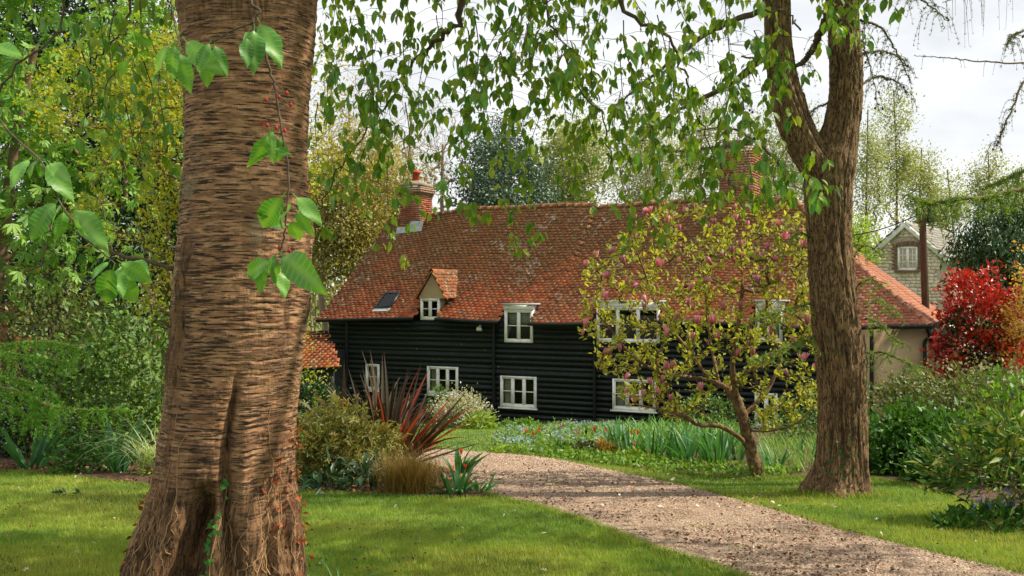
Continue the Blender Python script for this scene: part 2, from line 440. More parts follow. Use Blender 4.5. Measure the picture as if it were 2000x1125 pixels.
def tile_mat(name, cols, moss, lo, hi):
    """clay tiles: each its own fired colour; moss and lichen have settled towards the top of the roof"""
    m, N, L = new_mat(name)
    out = N.new('ShaderNodeOutputMaterial'); pb = N.new('ShaderNodeBsdfPrincipled'); pb.inputs['Roughness'].default_value = 0.85; pb.inputs['Specular IOR Level'].default_value = 0.25
    ge = N.new('ShaderNodeNewGeometry')
    at = N.new('ShaderNodeAttribute'); at.attribute_name = 'rnd'; oi = N.new('ShaderNodeObjectInfo')
    ad = N.new('ShaderNodeMath'); ad.operation = 'ADD'; L.new(at.outputs['Fac'], ad.inputs[0]); L.new(oi.outputs['Random'], ad.inputs[1])
    fr = N.new('ShaderNodeMath'); fr.operation = 'FRACT'; L.new(ad.outputs[0], fr.inputs[0])
    r = ramp(N, cols); L.new(fr.outputs[0], r.inputs['Fac'])
    n1 = N.new('ShaderNodeTexNoise'); n1.inputs['Scale'].default_value = 0.8; n1.inputs['Detail'].default_value = 6; L.new(ge.outputs['Position'], n1.inputs['Vector'])
    n2 = N.new('ShaderNodeTexNoise'); n2.inputs['Scale'].default_value = 9; n2.inputs['Detail'].default_value = 4; L.new(ge.outputs['Position'], n2.inputs['Vector'])
    sx = N.new('ShaderNodeSeparateXYZ'); L.new(ge.outputs['Position'], sx.inputs[0])
    # moss: height + noise
    a1 = N.new('ShaderNodeMath'); a1.operation = 'MULTIPLY_ADD'; a1.inputs[1].default_value = 4.5; L.new(n1.outputs['Fac'], a1.inputs[0]); L.new(sx.outputs['Z'], a1.inputs[2])
    a2 = N.new('ShaderNodeMath'); a2.operation = 'MULTIPLY_ADD'; a2.inputs[1].default_value = 2.0; L.new(n2.outputs['Fac'], a2.inputs[0]); L.new(a1.outputs[0], a2.inputs[2])
    ms = N.new('ShaderNodeMapRange'); ms.inputs['From Min'].default_value = lo; ms.inputs['From Max'].default_value = hi; ms.inputs['To Max'].default_value = 0.75; L.new(a2.outputs[0], ms.inputs['Value'])
    mr = ramp(N, moss); L.new(n2.outputs['Fac'], mr.inputs['Fac'])
    m1 = N.new('ShaderNodeMixRGB'); L.new(ms.outputs[0], m1.inputs[0]); L.new(r.outputs[0], m1.inputs[1]); L.new(mr.outputs[0], m1.inputs[2])
    # pale lichen blotches
    n3 = N.new('ShaderNodeTexNoise'); n3.inputs['Scale'].default_value = 7.0; n3.inputs['Detail'].default_value = 5; n3.inputs['Roughness'].default_value = 0.7; L.new(ge.outputs['Position'], n3.inputs['Vector'])
    b1 = N.new('ShaderNodeMath'); b1.operation = 'MULTIPLY_ADD'; b1.inputs[1].default_value = 0.45; L.new(n1.outputs['Fac'], b1.inputs[0]); L.new(n3.outputs['Fac'], b1.inputs[2])
    ls = N.new('ShaderNodeMapRange'); ls.inputs['From Min'].default_value = 0.82; ls.inputs['From Max'].default_value = 0.92; ls.inputs['To Max'].default_value = 0.8; L.new(b1.outputs[0], ls.inputs['Value'])
    m2 = N.new('ShaderNodeMixRGB'); L.new(ls.outputs[0], m2.inputs[0]); L.new(m1.outputs[0], m2.inputs[1]); m2.inputs[2].default_value = hx('#c2b6a0')
    L.new(m2.outputs[0], pb.inputs['Base Color'])
    bp = N.new('ShaderNodeBump'); bp.inputs['Strength'].default_value = 0.4; bp.inputs['Distance'].default_value = 0.01; L.new(n2.outputs['Fac'], bp.inputs['Height']); L.new(bp.outputs[0], pb.inputs['Normal'])
    L.new(pb.outputs[0], out.inputs['Surface'])
    return m
M_TILE = tile_mat('clay_tile', ['#844a32', '#a85434', '#ba6038', '#c4754c', '#92543a', '#9a6a4e', '#b66a46'], ['#5b4526', '#6f5a30', '#4b3a26', '#7d6b38'], 3.8, 6.0)
M_TILE2 = tile_mat('rose_tile', ['#8f5640', '#a3634a', '#ad755a', '#9a5d45', '#8a6a54'], ['#7d5a40', '#86603f'], 6.6, 9.0)

ROT = -math.atan(0.5)
cottage = thing('cottage', (0, 31.0, 0), 'long black weatherboarded cottage under a mossy red clay tile roof', 'house', rotz=ROT)
CU, SU = math.cos(ROT), math.sin(ROT)          # 0.894, -0.447

def onwall(px, py, b=0.0):
    x, zr = (px - 1000.0) / F, -(py - 570.0) / F
    d = (b - SU * 0 + CU * 31.0) / (CU - SU * x)   # local y = -SU*X + CU*(Y-31)
    s = CU * x * d + SU * (d - 31.0)
    return s, EYE + zr * d
def tow(s, b, z):
    return np.array([CU * s - SU * b, 31.0 + SU * s + CU * b, z])
ID = Matrix.Identity(4)
S0, S1, B0, BR = -7.3, 12.05, -0.34, 4.0        # gable end, hipped end, eaves line, ridge line
ZE = 0.72
def zridge(s):
    return np.interp(s, [-7.3, -5.5, -3.5, 0.0, 1.25, 1.2501, 8.0, 13], [4.30, 4.42, 4.55, 4.62, 4.62, 4.565, 4.48, 4.46])
def roof_pt(s, t):
    s = np.asarray(s, float); t = np.asarray(t, float)
    b = B0 + (BR - B0) * t
    step = np.where(s < 1.25, 0.0, -0.045 * sstep(.3, .7, t))
    z = ZE + (zridge(np.minimum(s, 8.0)) - ZE) * t - 0.13 * np.sin(np.pi * t) + step * (1 - t)
    z = z + 0.10 * (fbm(np.stack([s * .45, b * .6, 0 * s], -1), 5, 3) - .5) - 0.05 * np.sin(s * .75 + 1)
    return np.stack([s, b, z], -1)

# openings cut in the boards, and in the eaves for the windows that rise through them
def rect(px0, py0, px1, py1, b=-0.05):
    pm = 0.5 * (py0 + py1)
    s0 = onwall(px0, pm, b)[0]; s1 = onwall(px1, pm, b)[0]
    z1 = onwall(.5 * (px0 + px1), py0, b)[1]; z0 = onwall(.5 * (px0 + px1), py1, b)[1]
    return s0, s1, z0, z1
WINS = [  # rect, columns, rows, curtains, blind
    (rect(714, 711, 740, 762), 1, 2, 'both', False),
    (rect(834, 716, 894, 771), 3, 2, 'left', False),
    (rect(977, 735, 1047, 796), 3, 2, 'left', False),
    (rect(1196, 741, 1280, 802), 3, 2, 'left', False),
    (rect(1474, 768, 1518, 834), 2, 2, None, False),
    (rect(821, 583, 858, 625), 2, 2, None, False),
    (rect(985, 605, 1040, 669), 2, 2, 'blind', False),
    (rect(1165, 600, 1288, 669), 3, 2, None, False),
    (rect(1476, 600, 1528, 668), 2, 2, None, False),
]
NOTCH = [(WINS[6][0][0] - .02, WINS[6][0][1] + .02, WINS[6][0][3] + .16), (WINS[7][0][0] - .02, WINS[7][0][1] + .02, WINS[7][0][3] + .16),
         (WINS[8][0][0] - .02, WINS[8][0][1] + .02, WINS[8][0][3] + .16), (WINS[5][0][0] - .04, WINS[5][0][1] + .04, WINS[5][0][3] + .05)]
def hip_s(t):                                     # right-hand limit of the front slope
    return S1 - 4.15 * t
def cut(s, z):
    c = np.zeros(np.shape(s), bool)
    for a, b_, h in NOTCH: c |= (s > a) & (s < b_) & (z < h)
    return c

# ---- roof deck under the tiles
def deck():
    ns, nt = 200, 44
    s = np.linspace(S0, S1, ns); t = np.linspace(0, 1, nt)
    Sg, Tg = np.meshgrid(s, t, indexing='ij')
    P = roof_pt(Sg, Tg); P[..., 2] -= 0.02
    i, j = np.meshgrid(np.arange(ns - 1), np.arange(nt - 1), indexing='ij'); i, j = i.ravel(), j.ravel()
    pc = P[i, j]
    ok = (~cut(P[i, j][:, 0], pc[:, 2]) & ~cut(P[i + 1, j][:, 0], pc[:, 2])) & (P[i + 1, j][:, 0] < hip_s(t[j]) + .02)
    i, j = i[ok], j[ok]
    b = MB()
    b.add(P.reshape(-1, 3), np.stack([i * nt + j, (i + 1) * nt + j, (i + 1) * nt + j + 1, i * nt + j + 1], -1), .3)
    # back slope, hip slope
    sr = np.linspace(S0, hip_s(1.0), 40); R = roof_pt(sr, np.ones(40)); R[:, 2] -= .02
    Bk = R.copy(); Bk[:, 1] = 2 * BR - B0; Bk[:, 2] = ZE
    b.add(np.concatenate([R, Bk]), np.array([(k, k + 40, k + 41, k + 1) for k in range(39)]), .3)
    tt = np.linspace(0, 1, 20); Hp = roof_pt(hip_s(tt), tt)
    Hb = Hp.copy(); Hb[:, 1] = 2 * BR - Hp[:, 1]
    b.add(np.concatenate([Hp, Hb]) - np.array([0, 0, .02]), np.array([(k, k + 20, k + 21, k + 1) for k in range(19)]), .3)
    b.build('roof_deck', M_DARK, cottage, local=ID)
deck()

GAUGE, TW = 0.128, 0.185
def tile_tmpl(w=TW, l=GAUGE * 1.5, th=.034):
    h = w / 2 - .003
    V = [(-h, 0, .006), (h, 0, .006), (-h, 0, .006 + th), (h, 0, .006 + th), (-h, l, .004), (h, l, .004)]
    return np.array(V, float), np.array([(2, 3, 5), (2, 5, 4), (0, 1, 3), (0, 3, 2), (0, 2, 4), (1, 5, 3)])
TILE_T = tile_tmpl()
_tm = MB(); _tm.add(TILE_T[0], TILE_T[1], 0.0)
TILE_MESH = _tm.mesh('tile', M_TILE2)

def roof_tiles():
    L = 5.75; nr = int(L / GAUGE); nc = int((S1 - S0) / TW)
    jj, ii = np.meshgrid(np.arange(nr), np.arange(nc), indexing='ij')
    t = jj.ravel() / nr; s = S0 + TW * (ii.ravel() + .5 + .5 * (jj.ravel() % 2)) + rng.normal(size=t.size) * .006
    P = roof_pt(s, t)
    ok = (s < hip_s(t) - .02) & (s < S1) & ~cut(s - .06, P[:, 2] + .05) & ~cut(s + .06, P[:, 2] + .05)
    t, s, P = t[ok], s[ok], P[ok]
    D = norm(roof_pt(s, t + .02) - roof_pt(s, t - .02)); X = norm(roof_pt(s + .1, t) - roof_pt(s - .1, t))
    Nn = np.cross(X, D)
    D = norm(D + X * rng.normal(size=(len(s), 1)) * .03 + Nn * rng.normal(size=(len(s), 1)) * .018)
    P = P + Nn * (rng.random((len(s), 1)) * .012) + D * rng.normal(size=(len(s), 1)) * .006
    big = np.argsort(-(s - 0.9 * t))[:300]               # the nearest end, where one tile shows about 15 pixels wide
    big = np.zeros(len(s), bool); order = np.argsort(-(s + 2.0 * (t < .62) * (s > 8.2))); big[order[:300]] = True
    b = MB(); scatter(b, TILE_T, P[~big], D[~big], Nn[~big], 1.0)
    b.build('roof_tiles', M_TILE, cottage, local=ID, kind='stuff')
    for k in np.nonzero(big)[0]:
        y = D[k]; x = norm(np.cross(y, Nn[k])); z = np.cross(x, y)
        M = Matrix(((x[0], y[0], z[0], P[k][0]), (x[1], y[1], z[1], P[k][1]), (x[2], y[2], z[2], P[k][2]), (0, 0, 0, 1)))
        put('tile', TILE_MESH, cottage, local=M)
    # hip slope tiles (seen edge on)
    q = []
    for j in range(nr):
        tt = j / nr; y0 = roof_pt(hip_s(tt), tt)[1]; n = int((2 * BR - 2 * y0) / TW)
        for i in range(n):
            q.append((float(hip_s(tt)), y0 + TW * (i + .5), float(roof_pt(hip_s(tt), tt)[2])))
    q = np.array(q); dn = norm(np.array([-4.15, 0, 3.8]))
    b = MB(); scatter(b, TILE_T, q, np.tile(dn, (len(q), 1)), np.tile(norm(np.array([3.8, 0, 4.15])), (len(q), 1)), 1.0)
    b.build('hip_tiles', M_TILE2, cottage, local=ID, kind='stuff')
roof_tiles()

def half_round(r=.12, l=.33, m=M_TILE):
    an = np.linspace(-.05, math.pi + .05, 8); b = MB()
    for r0 in (r, r - .02):
        pass
    V = [(r * math.cos(a), y, r * math.sin(a) - .03) for y in (0, l) for a in an] + [((r - .02) * math.cos(a), y, (r - .02) * math.sin(a) - .03) for y in (0, l) for a in an]
    n = len(an); Fq = [(k, k + 1, n + k + 1, n + k) for k in range(n - 1)] + [(2 * n + k, k, k + 1, 2 * n + k + 1) for k in range(n - 1)] + [(3 * n + k, 3 * n + k + 1, n + k + 1, n + k) for k in range(n - 1)]
    b.add(V, np.array(Fq), 0.0)
    return b.mesh('ridge_tile', m)
RIDGE_MESH = half_round(); RIDGE2 = half_round(.10, .33, M_TILE2)
def frame_m(p, y, up=(0, 0, 1)):
    y = norm(np.asarray(y, float)); x = norm(np.cross(y, np.asarray(up, float))); z = np.cross(x, y)
    return Matrix(((x[0], y[0], z[0], p[0]), (x[1], y[1], z[1], p[1]), (x[2], y[2], z[2], p[2]), (0, 0, 0, 1)))
s = S0
while s < hip_s(1) - .1:
    p, q = roof_pt(s, 1.0), roof_pt(s + .31, 1.0)
    if not (s < 1.25 < s + .31): put('ridge_tile', RIDGE_MESH, cottage, local=frame_m(p + [0, 0, .01 * rng.random()], q - p + rng.normal(size=3) * .006))
    s += .31
for k in range(19):
    t0, t1 = k / 19, (k + 1) / 19
    p, q = roof_pt(hip_s(t0), t0), roof_pt(hip_s(t1), t1)
    put('hip_tile', RIDGE2, cottage, local=frame_m(p, q - p))

# ---- wall core, boards, render
core = MB()
core.box(-7.0, 11.9, .30, 7.7, -3.2, .9); core.build('wall_core', M_DARK, cottage, local=ID)  # painted near-black so the windows show shaded rooms behind the glass
# gable ends
gm = MB(); gm.add([(-7.02, 0, -3.2), (-7.02, 8, -3.2), (-7.02, 8, .75), (-7.02, 4, 4.15), (-7.02, 0, .95)], [np.array([(0, 4, 2, 1)]), np.array([(4, 3, 2)])])
gm.build('gable_wall', M_BOARD, cottage, local=ID)

_bm = MB()
_bm.add([(0, -.0085, 0), (1, -.0085, 0), (1, -.004, 1), (0, -.004, 1), (0, 0, 0), (1, 0, 0), (1, 0, 1), (0, 0, 1)],
        np.array([(0, 1, 2, 3), (4, 7, 6, 5), (0, 4, 5, 1), (3, 2, 6, 7), (0, 3, 7, 4), (1, 5, 6, 2)]), 0.0)
BOARD_MESH = _bm.mesh('weatherboard', M_BOARD)
PIPES = [onwall(967, 720)[0], onwall(1163, 740)[0]]
EDGES = [-7.0] + PIPES + [onwall(1440, 720)[0], 9.6]
def boards():
    hgt = .166; z = -3.02; nb = 0
    while z < 0.55:
        for a, b_ in zip(EDGES[:-1], EDGES[1:]):
            pieces = [(a + .004, b_ - .004, z, z + hgt)]
            for (s0, s1, z0, z1), *_ in WINS:
                new = []
                for p in pieces:
                    if p[1] <= s0 or p[0] >= s1 or p[3] <= z0 + .02 or p[2] >= z1 - .02: new.append(p); continue
                    if p[0] < s0: new.append((p[0], s0, p[2], p[3]))
                    if p[1] > s1: new.append((s1, p[1], p[2], p[3]))
                    m0, m1 = max(p[0], s0), min(p[1], s1)
                    if p[2] < z0: new.append((m0, m1, p[2], z0))
                    if p[3] > z1: new.append((m0, m1, z1, p[3]))
                pieces = new
            for p in pieces:
                if p[1] - p[0] < .03 or p[3] - p[2] < .01: continue
                dz = rng.normal() * .004
                M = Matrix.Translation((p[0], rng.normal() * .003, p[2] + (dz if p[3] - p[2] > .12 else 0))) @ Matrix.Rotation(rng.normal() * .0010, 4, 'Y') @ Matrix.Diagonal((p[1] - p[0], 1, (p[3] - p[2]) * (1.14 if p[3] - p[2] > .12 else 1.03), 1))
                put('weatherboard', BOARD_MESH, cottage, local=M); nb += 1
        z += hgt
boards()
rw = MB(); rw.box(9.62, 11.98, -.03, .28, -3.2, .74)
rw.add([(11.98, -.028, -3.2), (12.9, -.028, -3.2), (12.55, -.028, -1.0), (11.98, -.028, .60), (11.98, .5, -3.2), (12.9, .5, -3.2), (12.55, .5, -1.0), (11.98, .5, .60)],
       np.array([(0, 1, 2, 3), (1, 5, 6, 2), (2, 6, 7, 3)]))
rw.build('rendered_wall', M_CREAM, cottage, local=ID)
vb = MB(); vb.tube([(11.98, -.06, .66), (12.30, -.06, -.2), (12.58, -.06, -1.0), (12.95, -.06, -3.2)], .05, 4); vb.build('barge_board', M_BLACK, cottage, local=ID)

# ---- gutters and pipes
def pipe(path, r=.045):
    b = MB(); b.tube(spline(path, 24) if len(path) > 2 else path, r, 8); return b.build('drainpipe', M_BLACK, cottage, True, ID)
def gutter(a, b_):
    b = MB(); n = 12
    sx = np.linspace(a, b_, n); P = roof_pt(sx, np.zeros(n)); P[:, 1] -= .05; P[:, 2] -= .035
    b.tube(P, .055, 8); b.build('gutter', M_BLACK, cottage, True, ID)
ns = sorted([(a, b_) for a, b_, h in NOTCH])
cur = S0 + .05
for a, b_ in ns + [(S1, S1)]:
    if a - cur > .2: gutter(cur, a)
    cur = b_
for p in PIPES: pipe([(p, -.09, .64), (p, -.09, -3.1)])
sp = onwall(682, 700)[0]; pipe([(sp, -.12, .6), (sp, -.12, -3.1)])
cx_ = onwall(1807, 690)[0]; pipe([(cx_ + .25, -.36, .62), (cx_ + .18, -.2, .45), (cx_, -.09, .32), (cx_, -.09, -.2), (cx_, -.09, -3.0)])
cx2 = onwall(1703, 760)[0]; pipe([(cx2, -.09, .6), (cx2, -.09, -3.0)], .05)

# ---- windows
def window(r, cols, rows, dress, b=-.055, fr=.06, name='window', sill=True):
    s0, s1, z0, z1 = r
    B = MB(); d = .11
    B.box(s0, s0 + fr, b, b + d, z0, z1); B.box(s1 - fr, s1, b, b + d, z0, z1)
    B.box(s0 + fr, s1 - fr, b, b + d, z1 - fr, z1); B.box(s0 + fr, s1 - fr, b, b + d, z0, z0 + fr * 1.4)
    w = B.build(name, M_WHITE, cottage, local=ID)
    iw = (s1 - s0 - 2 * fr); mw_ = .055; cw = (iw - mw_ * (cols - 1)) / cols; zi0, zi1 = z0 + fr * 1.4, z1 - fr
    for c in range(cols):
        x0 = s0 + fr + c * (cw + mw_); x1 = x0 + cw
        if c < cols - 1:
            m = MB(); m.box(x1, x1 + mw_, b + .006, b + d - .01, zi0, zi1); m.build('mullion', M_WHITE, w, local=ID)
        e = .028; k = MB()
        k.box(x0, x0 + e, b + .018, b + .07, zi0, zi1); k.box(x1 - e, x1, b + .018, b + .07, zi0, zi1)
        k.box(x0 + e, x1 - e, b + .018, b + .07, zi1 - e, zi1); k.box(x0 + e, x1 - e, b + .018, b + .07, zi0, zi0 + e)
        for q in range(1, rows):
            zz = zi0 + (zi1 - zi0) * q / rows; k.box(x0 + e, x1 - e, b + .022, b + .066, zz - .014, zz + .014)
        k.build('casement', M_WHITE, w, local=ID)
        for q in range(rows):
            g = MB(); za = zi0 + (zi1 - zi0) * q / rows + .012; zb = zi0 + (zi1 - zi0) * (q + 1) / rows - .012
            tl = rng.normal(size=2) * .004
            g.add([(x0 + .02, b + .045 + tl[0], za), (x1 - .02, b + .045 + tl[1], za), (x1 - .02, b + .047 + tl[1], zb), (x0 + .02, b + .047 + tl[0], zb)], np.array([(0, 1, 2, 3)]))
            g.build('pane', M_GLASS, w, local=ID)
    if sill:
        m = MB(); m.box(s0 - .05, s1 + .05, b - .05, b + .02, z0 - .05, z0 - .004); m.build('sill', M_WHITE, w, local=ID)
    def curtain(a, c):
        m = MB(); n = 18; xs = np.linspace(a, c, n); ys = b + .17 + .018 * np.sin(np.arange(n) * 2.1)
        V = [(x, y, zi0) for x, y in zip(xs, ys)] + [(x, y, zi1) for x, y in zip(xs, ys)]
        m.add(V, np.array([(k, k + 1, n + k + 1, n + k) for k in range(n - 1)])); m.build('curtain', M_CURT, w, local=ID)
    if dress in ('left', 'both'): curtain(s0 + fr, s0 + fr + cw * (.75 if dress == 'left' else .62))
    if dress == 'both' and cols > 1: curtain(s1 - fr - cw * .5, s1 - fr)
    if dress == 'blind':
        m = MB(); m.box(s0 + fr, s1 - fr, b + .13, b + .14, zi0 + (zi1 - zi0) * .55, zi1); m.build('blind', M_CURT, w, local=ID)
    return w
for i, (r, c, n, dr, _) in enumerate(WINS):
    w = window(r, c, n, dr, sill=(i not in (5, 6, 7, 8)))
    if i in (6, 7, 8):                                 # windows that break the eaves: cheeks and lead hood
        s0, s1, z0, z1 = r
        h = MB(); h.box(s0 - .06, s1 + .10, -.16, .75, z1 + .15, z1 + .20); h.build('lead_hood', M_LEAD, w, local=ID)
        f = MB(); f.box(s0 - .01, s1 + .03, -.09, .02, z1 + .003, z1 + .148); f.build('fascia', M_WHITE, w, local=ID)
        k = MB()
        for sx in (s0, s1 - .03): k.add([(sx, .056, z0), (sx, .056, z1 + .15), (sx, .75, z1 + .15), (sx + .03, .056, z0), (sx + .03, .056, z1 + .15), (sx + .03, .75, z1 + .15)], [np.array([(0, 1, 2), (3, 5, 4)])])
        k.build('cheek', M_WHITE, w, local=ID)

def patch(name, b, o, x, y, w, l, m, half=True, clip=None, g=GAUGE, tw=TW, parent=cottage, kind='stuff'):
    """tiles over a flat patch: o corner, x along the eaves, y up the slope"""
    o, x, y = np.asarray(o, float), norm(x), norm(y); n = np.cross(x, y)
    P = []
    for j in range(int(l / g)):
        for i in range(int(w / tw) + 1):
            a = tw * (i + .5 * (j % 2)) ; c = j * g
            if a > w or (clip and not clip(a / w, c / l)): continue
            P.append(o + x * a + y * c)
    P = np.array(P); k = len(P)
    scatter(b, tile_tmpl(tw, g * 1.5), P + n * rng.random((k, 1)) * .01, np.tile(y, (k, 1)) + rng.normal(size=(k, 3)) * .015, np.tile(n, (k, 1)), 1.0)
# ---- gabled dormer over the small window
r = WINS[5][0]
sa, za = onwall(843, 529, -.1); sl, zl = onwall(813, 582, -.1); sr_, zr_ = onwall(872, 582, -.1)
DZ = .5 * (zl + zr_)
dg = MB(); dg.add([(sl + .08, -.045, r[3] + .005), (sr_ - .08, -.045, r[3] + .005), (sr_ - .05, -.045, DZ), (sa, -.045, za - .05), (sl + .05, -.045, DZ)], [np.array([(0, 1, 2, 4)]), np.array([(4, 2, 3)])])
dormer = dg.build('dormer', M_CREAM, cottage, local=ID)
k = MB()
for sx in (r[0] + .01, r[1] - .01): k.add([(sx, .05, r[2] + .05), (sx, .05, DZ), (sx, 1.0, DZ)], np.array([(0, 1, 2)]))
k.build('cheek', M_CREAM, dormer, local=ID)
dk = MB(); yb = 2.3
dk.add([(sa, -.12, za), (sa, yb, za), (sr_ + .03, -.12, DZ - .04), (sr_ + .03, 1.5, DZ - .04), (sl - .03, -.12, DZ - .04), (sl - .03, 1.5, DZ - .04)], np.array([(0, 2, 3, 1), (0, 1, 5, 4)]))
dk.build('roof_deck', M_DARK, dormer, local=ID)
dt = MB()
def dclip(u, v): return u * 2.3 < .75 + 1.5 * v + .1
yv = np.array([sa - sr_, 0, za - DZ + .04]); patch('t', dt, (sr_ + .03, -.14, DZ - .02), (0, 1, 0), yv, 2.3, np.linalg.norm(yv), M_TILE, clip=dclip)
yv = np.array([sa - sl, 0, za - DZ + .04]); patch('t', dt, (sl - .03, 2.16, DZ - .02), (0, -1, 0), yv, 2.3, np.linalg.norm(yv), M_TILE, clip=lambda u, v: (1 - u) * 2.3 < .75 + 1.5 * v + .1)
dt.build('roof_tiles', M_TILE, dormer, local=ID, kind='stuff')
for k_ in range(5): put('ridge_tile', RIDGE_MESH, dormer, local=frame_m((sa, -.14 + k_ * .32, za), (0, 1, .01)) @ Matrix.Diagonal((.75, 1, .75, 1)))
vg = MB(); vg.tube([(sa, -.125, za - .02), (sl - .05, -.125, DZ - .05)], .035, 4); vg.tube([(sa, -.125, za - .02), (sr_ + .05, -.125, DZ - .05)], .035, 4); vg.build('verge', M_TILE, dormer, local=ID)

# ---- skylight
def roof_from_px(px, py):
    best = None
    for t in np.linspace(0, 1, 200):
        b = B0 + (BR - B0) * t; s_, z_ = onwall(px, py, b); dz = abs(z_ - roof_pt(s_, t)[2])
        if best is None or dz < best[0]: best = (dz, s_, t)
    return best[1], best[2]
s_a, t_a = roof_from_px(733, 604); s_b, t_b = roof_from_px(758, 604); s_c, t_c = roof_from_px(770, 573)
def rpt(s, t, h):
    p = roof_pt(s, t); D = norm(roof_pt(s, t + .02) - roof_pt(s, t - .02)); n = np.cross([1, 0, 0], D); return p + n * h
sky_ = MB(); wS = .62
def ring(b, s0, s1, t0, t1, h, f, ft):
    o = [rpt(s0, t0, h), rpt(s1, t0, h), rpt(s1, t1, h), rpt(s0, t1, h)]; i_ = [rpt(s0 + f, t0 + ft, h), rpt(s1 - f, t0 + ft, h), rpt(s1 - f, t1 - ft, h), rpt(s0 + f, t1 - ft, h)]
    lo = [rpt(s0, t0, 0), rpt(s1, t0, 0), rpt(s1, t1, 0), rpt(s0, t1, 0)]
    b.add(o + i_ + lo, np.array([(k, (k + 1) % 4, 4 + (k + 1) % 4, 4 + k) for k in range(4)] + [(8 + k, 8 + (k + 1) % 4, (k + 1) % 4, k) for k in range(4)]))
ring(sky_, s_a, s_a + wS, t_a, t_c, .09, .06, .014)
so = sky_.build('skylight', M_BLACK, cottage, local=ID)
g = MB(); g.add([rpt(s_a + .05, t_a + .01, .075), rpt(s_a + wS - .05, t_a + .01, .075), rpt(s_a + wS - .05, t_c - .01, .075), rpt(s_a + .05, t_c - .01, .075)], np.array([(0, 1, 2, 3)]))
g.build('pane', M_GLASS, so, local=ID)
g = MB(); g.add([rpt(s_a + .05, t_a + .01, .05), rpt(s_a + wS - .05, t_a + .01, .05), rpt(s_a + wS - .05, t_c - .01, .05), rpt(s_a + .05, t_c - .01, .05)], np.array([(0, 1, 2, 3)]))
g.build('lining', M_DARK, so, local=ID)  # dark sheet under the glass, painted in place of the room's shade
g = MB(); g.add([rpt(s_a - .02, t_a - .028, .045), rpt(s_a + wS + .02, t_a - .028, .045), rpt(s_a + wS + .02, t_a, .05), rpt(s_a - .02, t_a, .05)], np.array([(0, 1, 2, 3)]))
g.build('flashing', M_LEAD, so, local=ID)

# ---- chimneys
_b = MB(); _b.box(-.5, .5, -.5, .5, 0, 1, 0.0); BRICK_MESH = _b.mesh('brick', M_BRICK); _b2 = MB(); _b2.box(-.5, .5, -.5, .5, 0, 1, 0.0); BRICK_MESH2 = _b2.mesh('brick', M_OLDBRICK)
def chimney(s0, s1, b0, b1, z0, z1, cap, bl=.235, bh=.075):
    c = MB(); c.box(s0 + .012, s1 - .012, b0 + .012, b1 - .012, z0 - .8, z1); ch = c.build('chimney', M_MORTAR, cottage, local=ID)
    rows = int((z1 - z0) / bh)
    for j in range(rows):
        z = z0 + j * bh; out = 0.0
        top = rows - 1 - j
        if cap and top < 5: out = (.06, .10, .10, .05, .02)[top] if top < 5 else 0
        me = BRICK_MESH2 if (cap and top < 5 or rng.random() < .12) else BRICK_MESH
        for face in (0, 1):
            a0, a1 = ((s0 - out, s1 + out) if face == 0 else (b0 - out + .05, b1 + out))
            x = a0 - (bl / 2 if j % 2 else 0)
            while x < a1 - .02:
                xa, xb = max(x, a0) + .007, min(x + bl, a1) - .007
                if xb - xa > .03:
                    pr = rng.normal() * .003
                    if face == 0: M = Matrix.Translation(((xa + xb) / 2, b0 - out + .045 + pr, z)) @ Matrix.Diagonal((xb - xa, .1, bh - .013, 1))
                    else: M = Matrix.Translation((s1 + out - .045 + pr, (xa + xb) / 2, z)) @ Matrix.Diagonal((.1, xb - xa, bh - .013, 1))
                    put('brick', me, ch, local=M)
                x += bl
        if out:
            m = MB(); m.box(s0 - out + .012, s1 + out - .012, b0 - out + .012, b1 + out - .012, z - .002, z + bh - .002); m.build('mortar_course', M_MORTAR, ch, local=ID)
    return ch
cs0, cz0 = onwall(782, 432, 3.45); cs1, _z = onwall(821, 430, 3.45)
_, cz1 = onwall(800, 363, 3.45)
def b_at(px, s):                                       # depth at which a point of the plane s stands at px
    x = (px - 1000) / F
    return (x * (31 + SU * s) - CU * s) / (-SU - x * CU)
cb1 = b_at(844, cs1)
ch1 = chimney(cs0, cs1, 3.45, min(cb1, 4.6), 3.75, cz1, True)
fl = MB(); cm, cbm = .5 * (cs0 + cs1), .5 * (3.45 + min(cb1, 4.6)); hw, hd = (cs1 - cs0) / 2 + .08, (min(cb1, 4.6) - 3.45) / 2 + .08
fl.add([(cm - hw, cbm - hd, cz1), (cm + hw, cbm - hd, cz1), (cm + hw, cbm + hd, cz1), (cm - hw, cbm + hd, cz1), (cm - .22, cbm - .22, cz1 + .2), (cm + .22, cbm - .22, cz1 + .2), (cm + .22, cbm + .22, cz1 + .2), (cm - .22, cbm + .22, cz1 + .2)],
       np.array([(0, 1, 5, 4), (1, 2, 6, 5), (2, 3, 7, 6), (3, 0, 4, 7), (4, 5, 6, 7), (0, 3, 2, 1)]))
fl.build('flaunching', M_FLAUNCH, ch1, local=ID)
def lathe(b, c, prof, n=18):
    an = np.arange(n) * 2 * np.pi / n
    V = [(c[0] + r_ * math.cos(a), c[1] + r_ * math.sin(a), c[2] + z_) for r_, z_ in prof for a in an]
    q = [(i * n + j, i * n + (j + 1) % n, (i + 1) * n + (j + 1) % n, (i + 1) * n + j) for i in range(len(prof) - 1) for j in range(n)]
    b.add(V, np.array(q))
pt = MB(); lathe(pt, (cm - .02, cbm, cz1 + .18), [(.14, 0), (.125, .30), (.17, .31), (.19, .33), (.19, .37), (.13, .43), (.05, .44)]); pt.build('chimney_pot', M_POT, ch1, True, ID)
ap = MB()
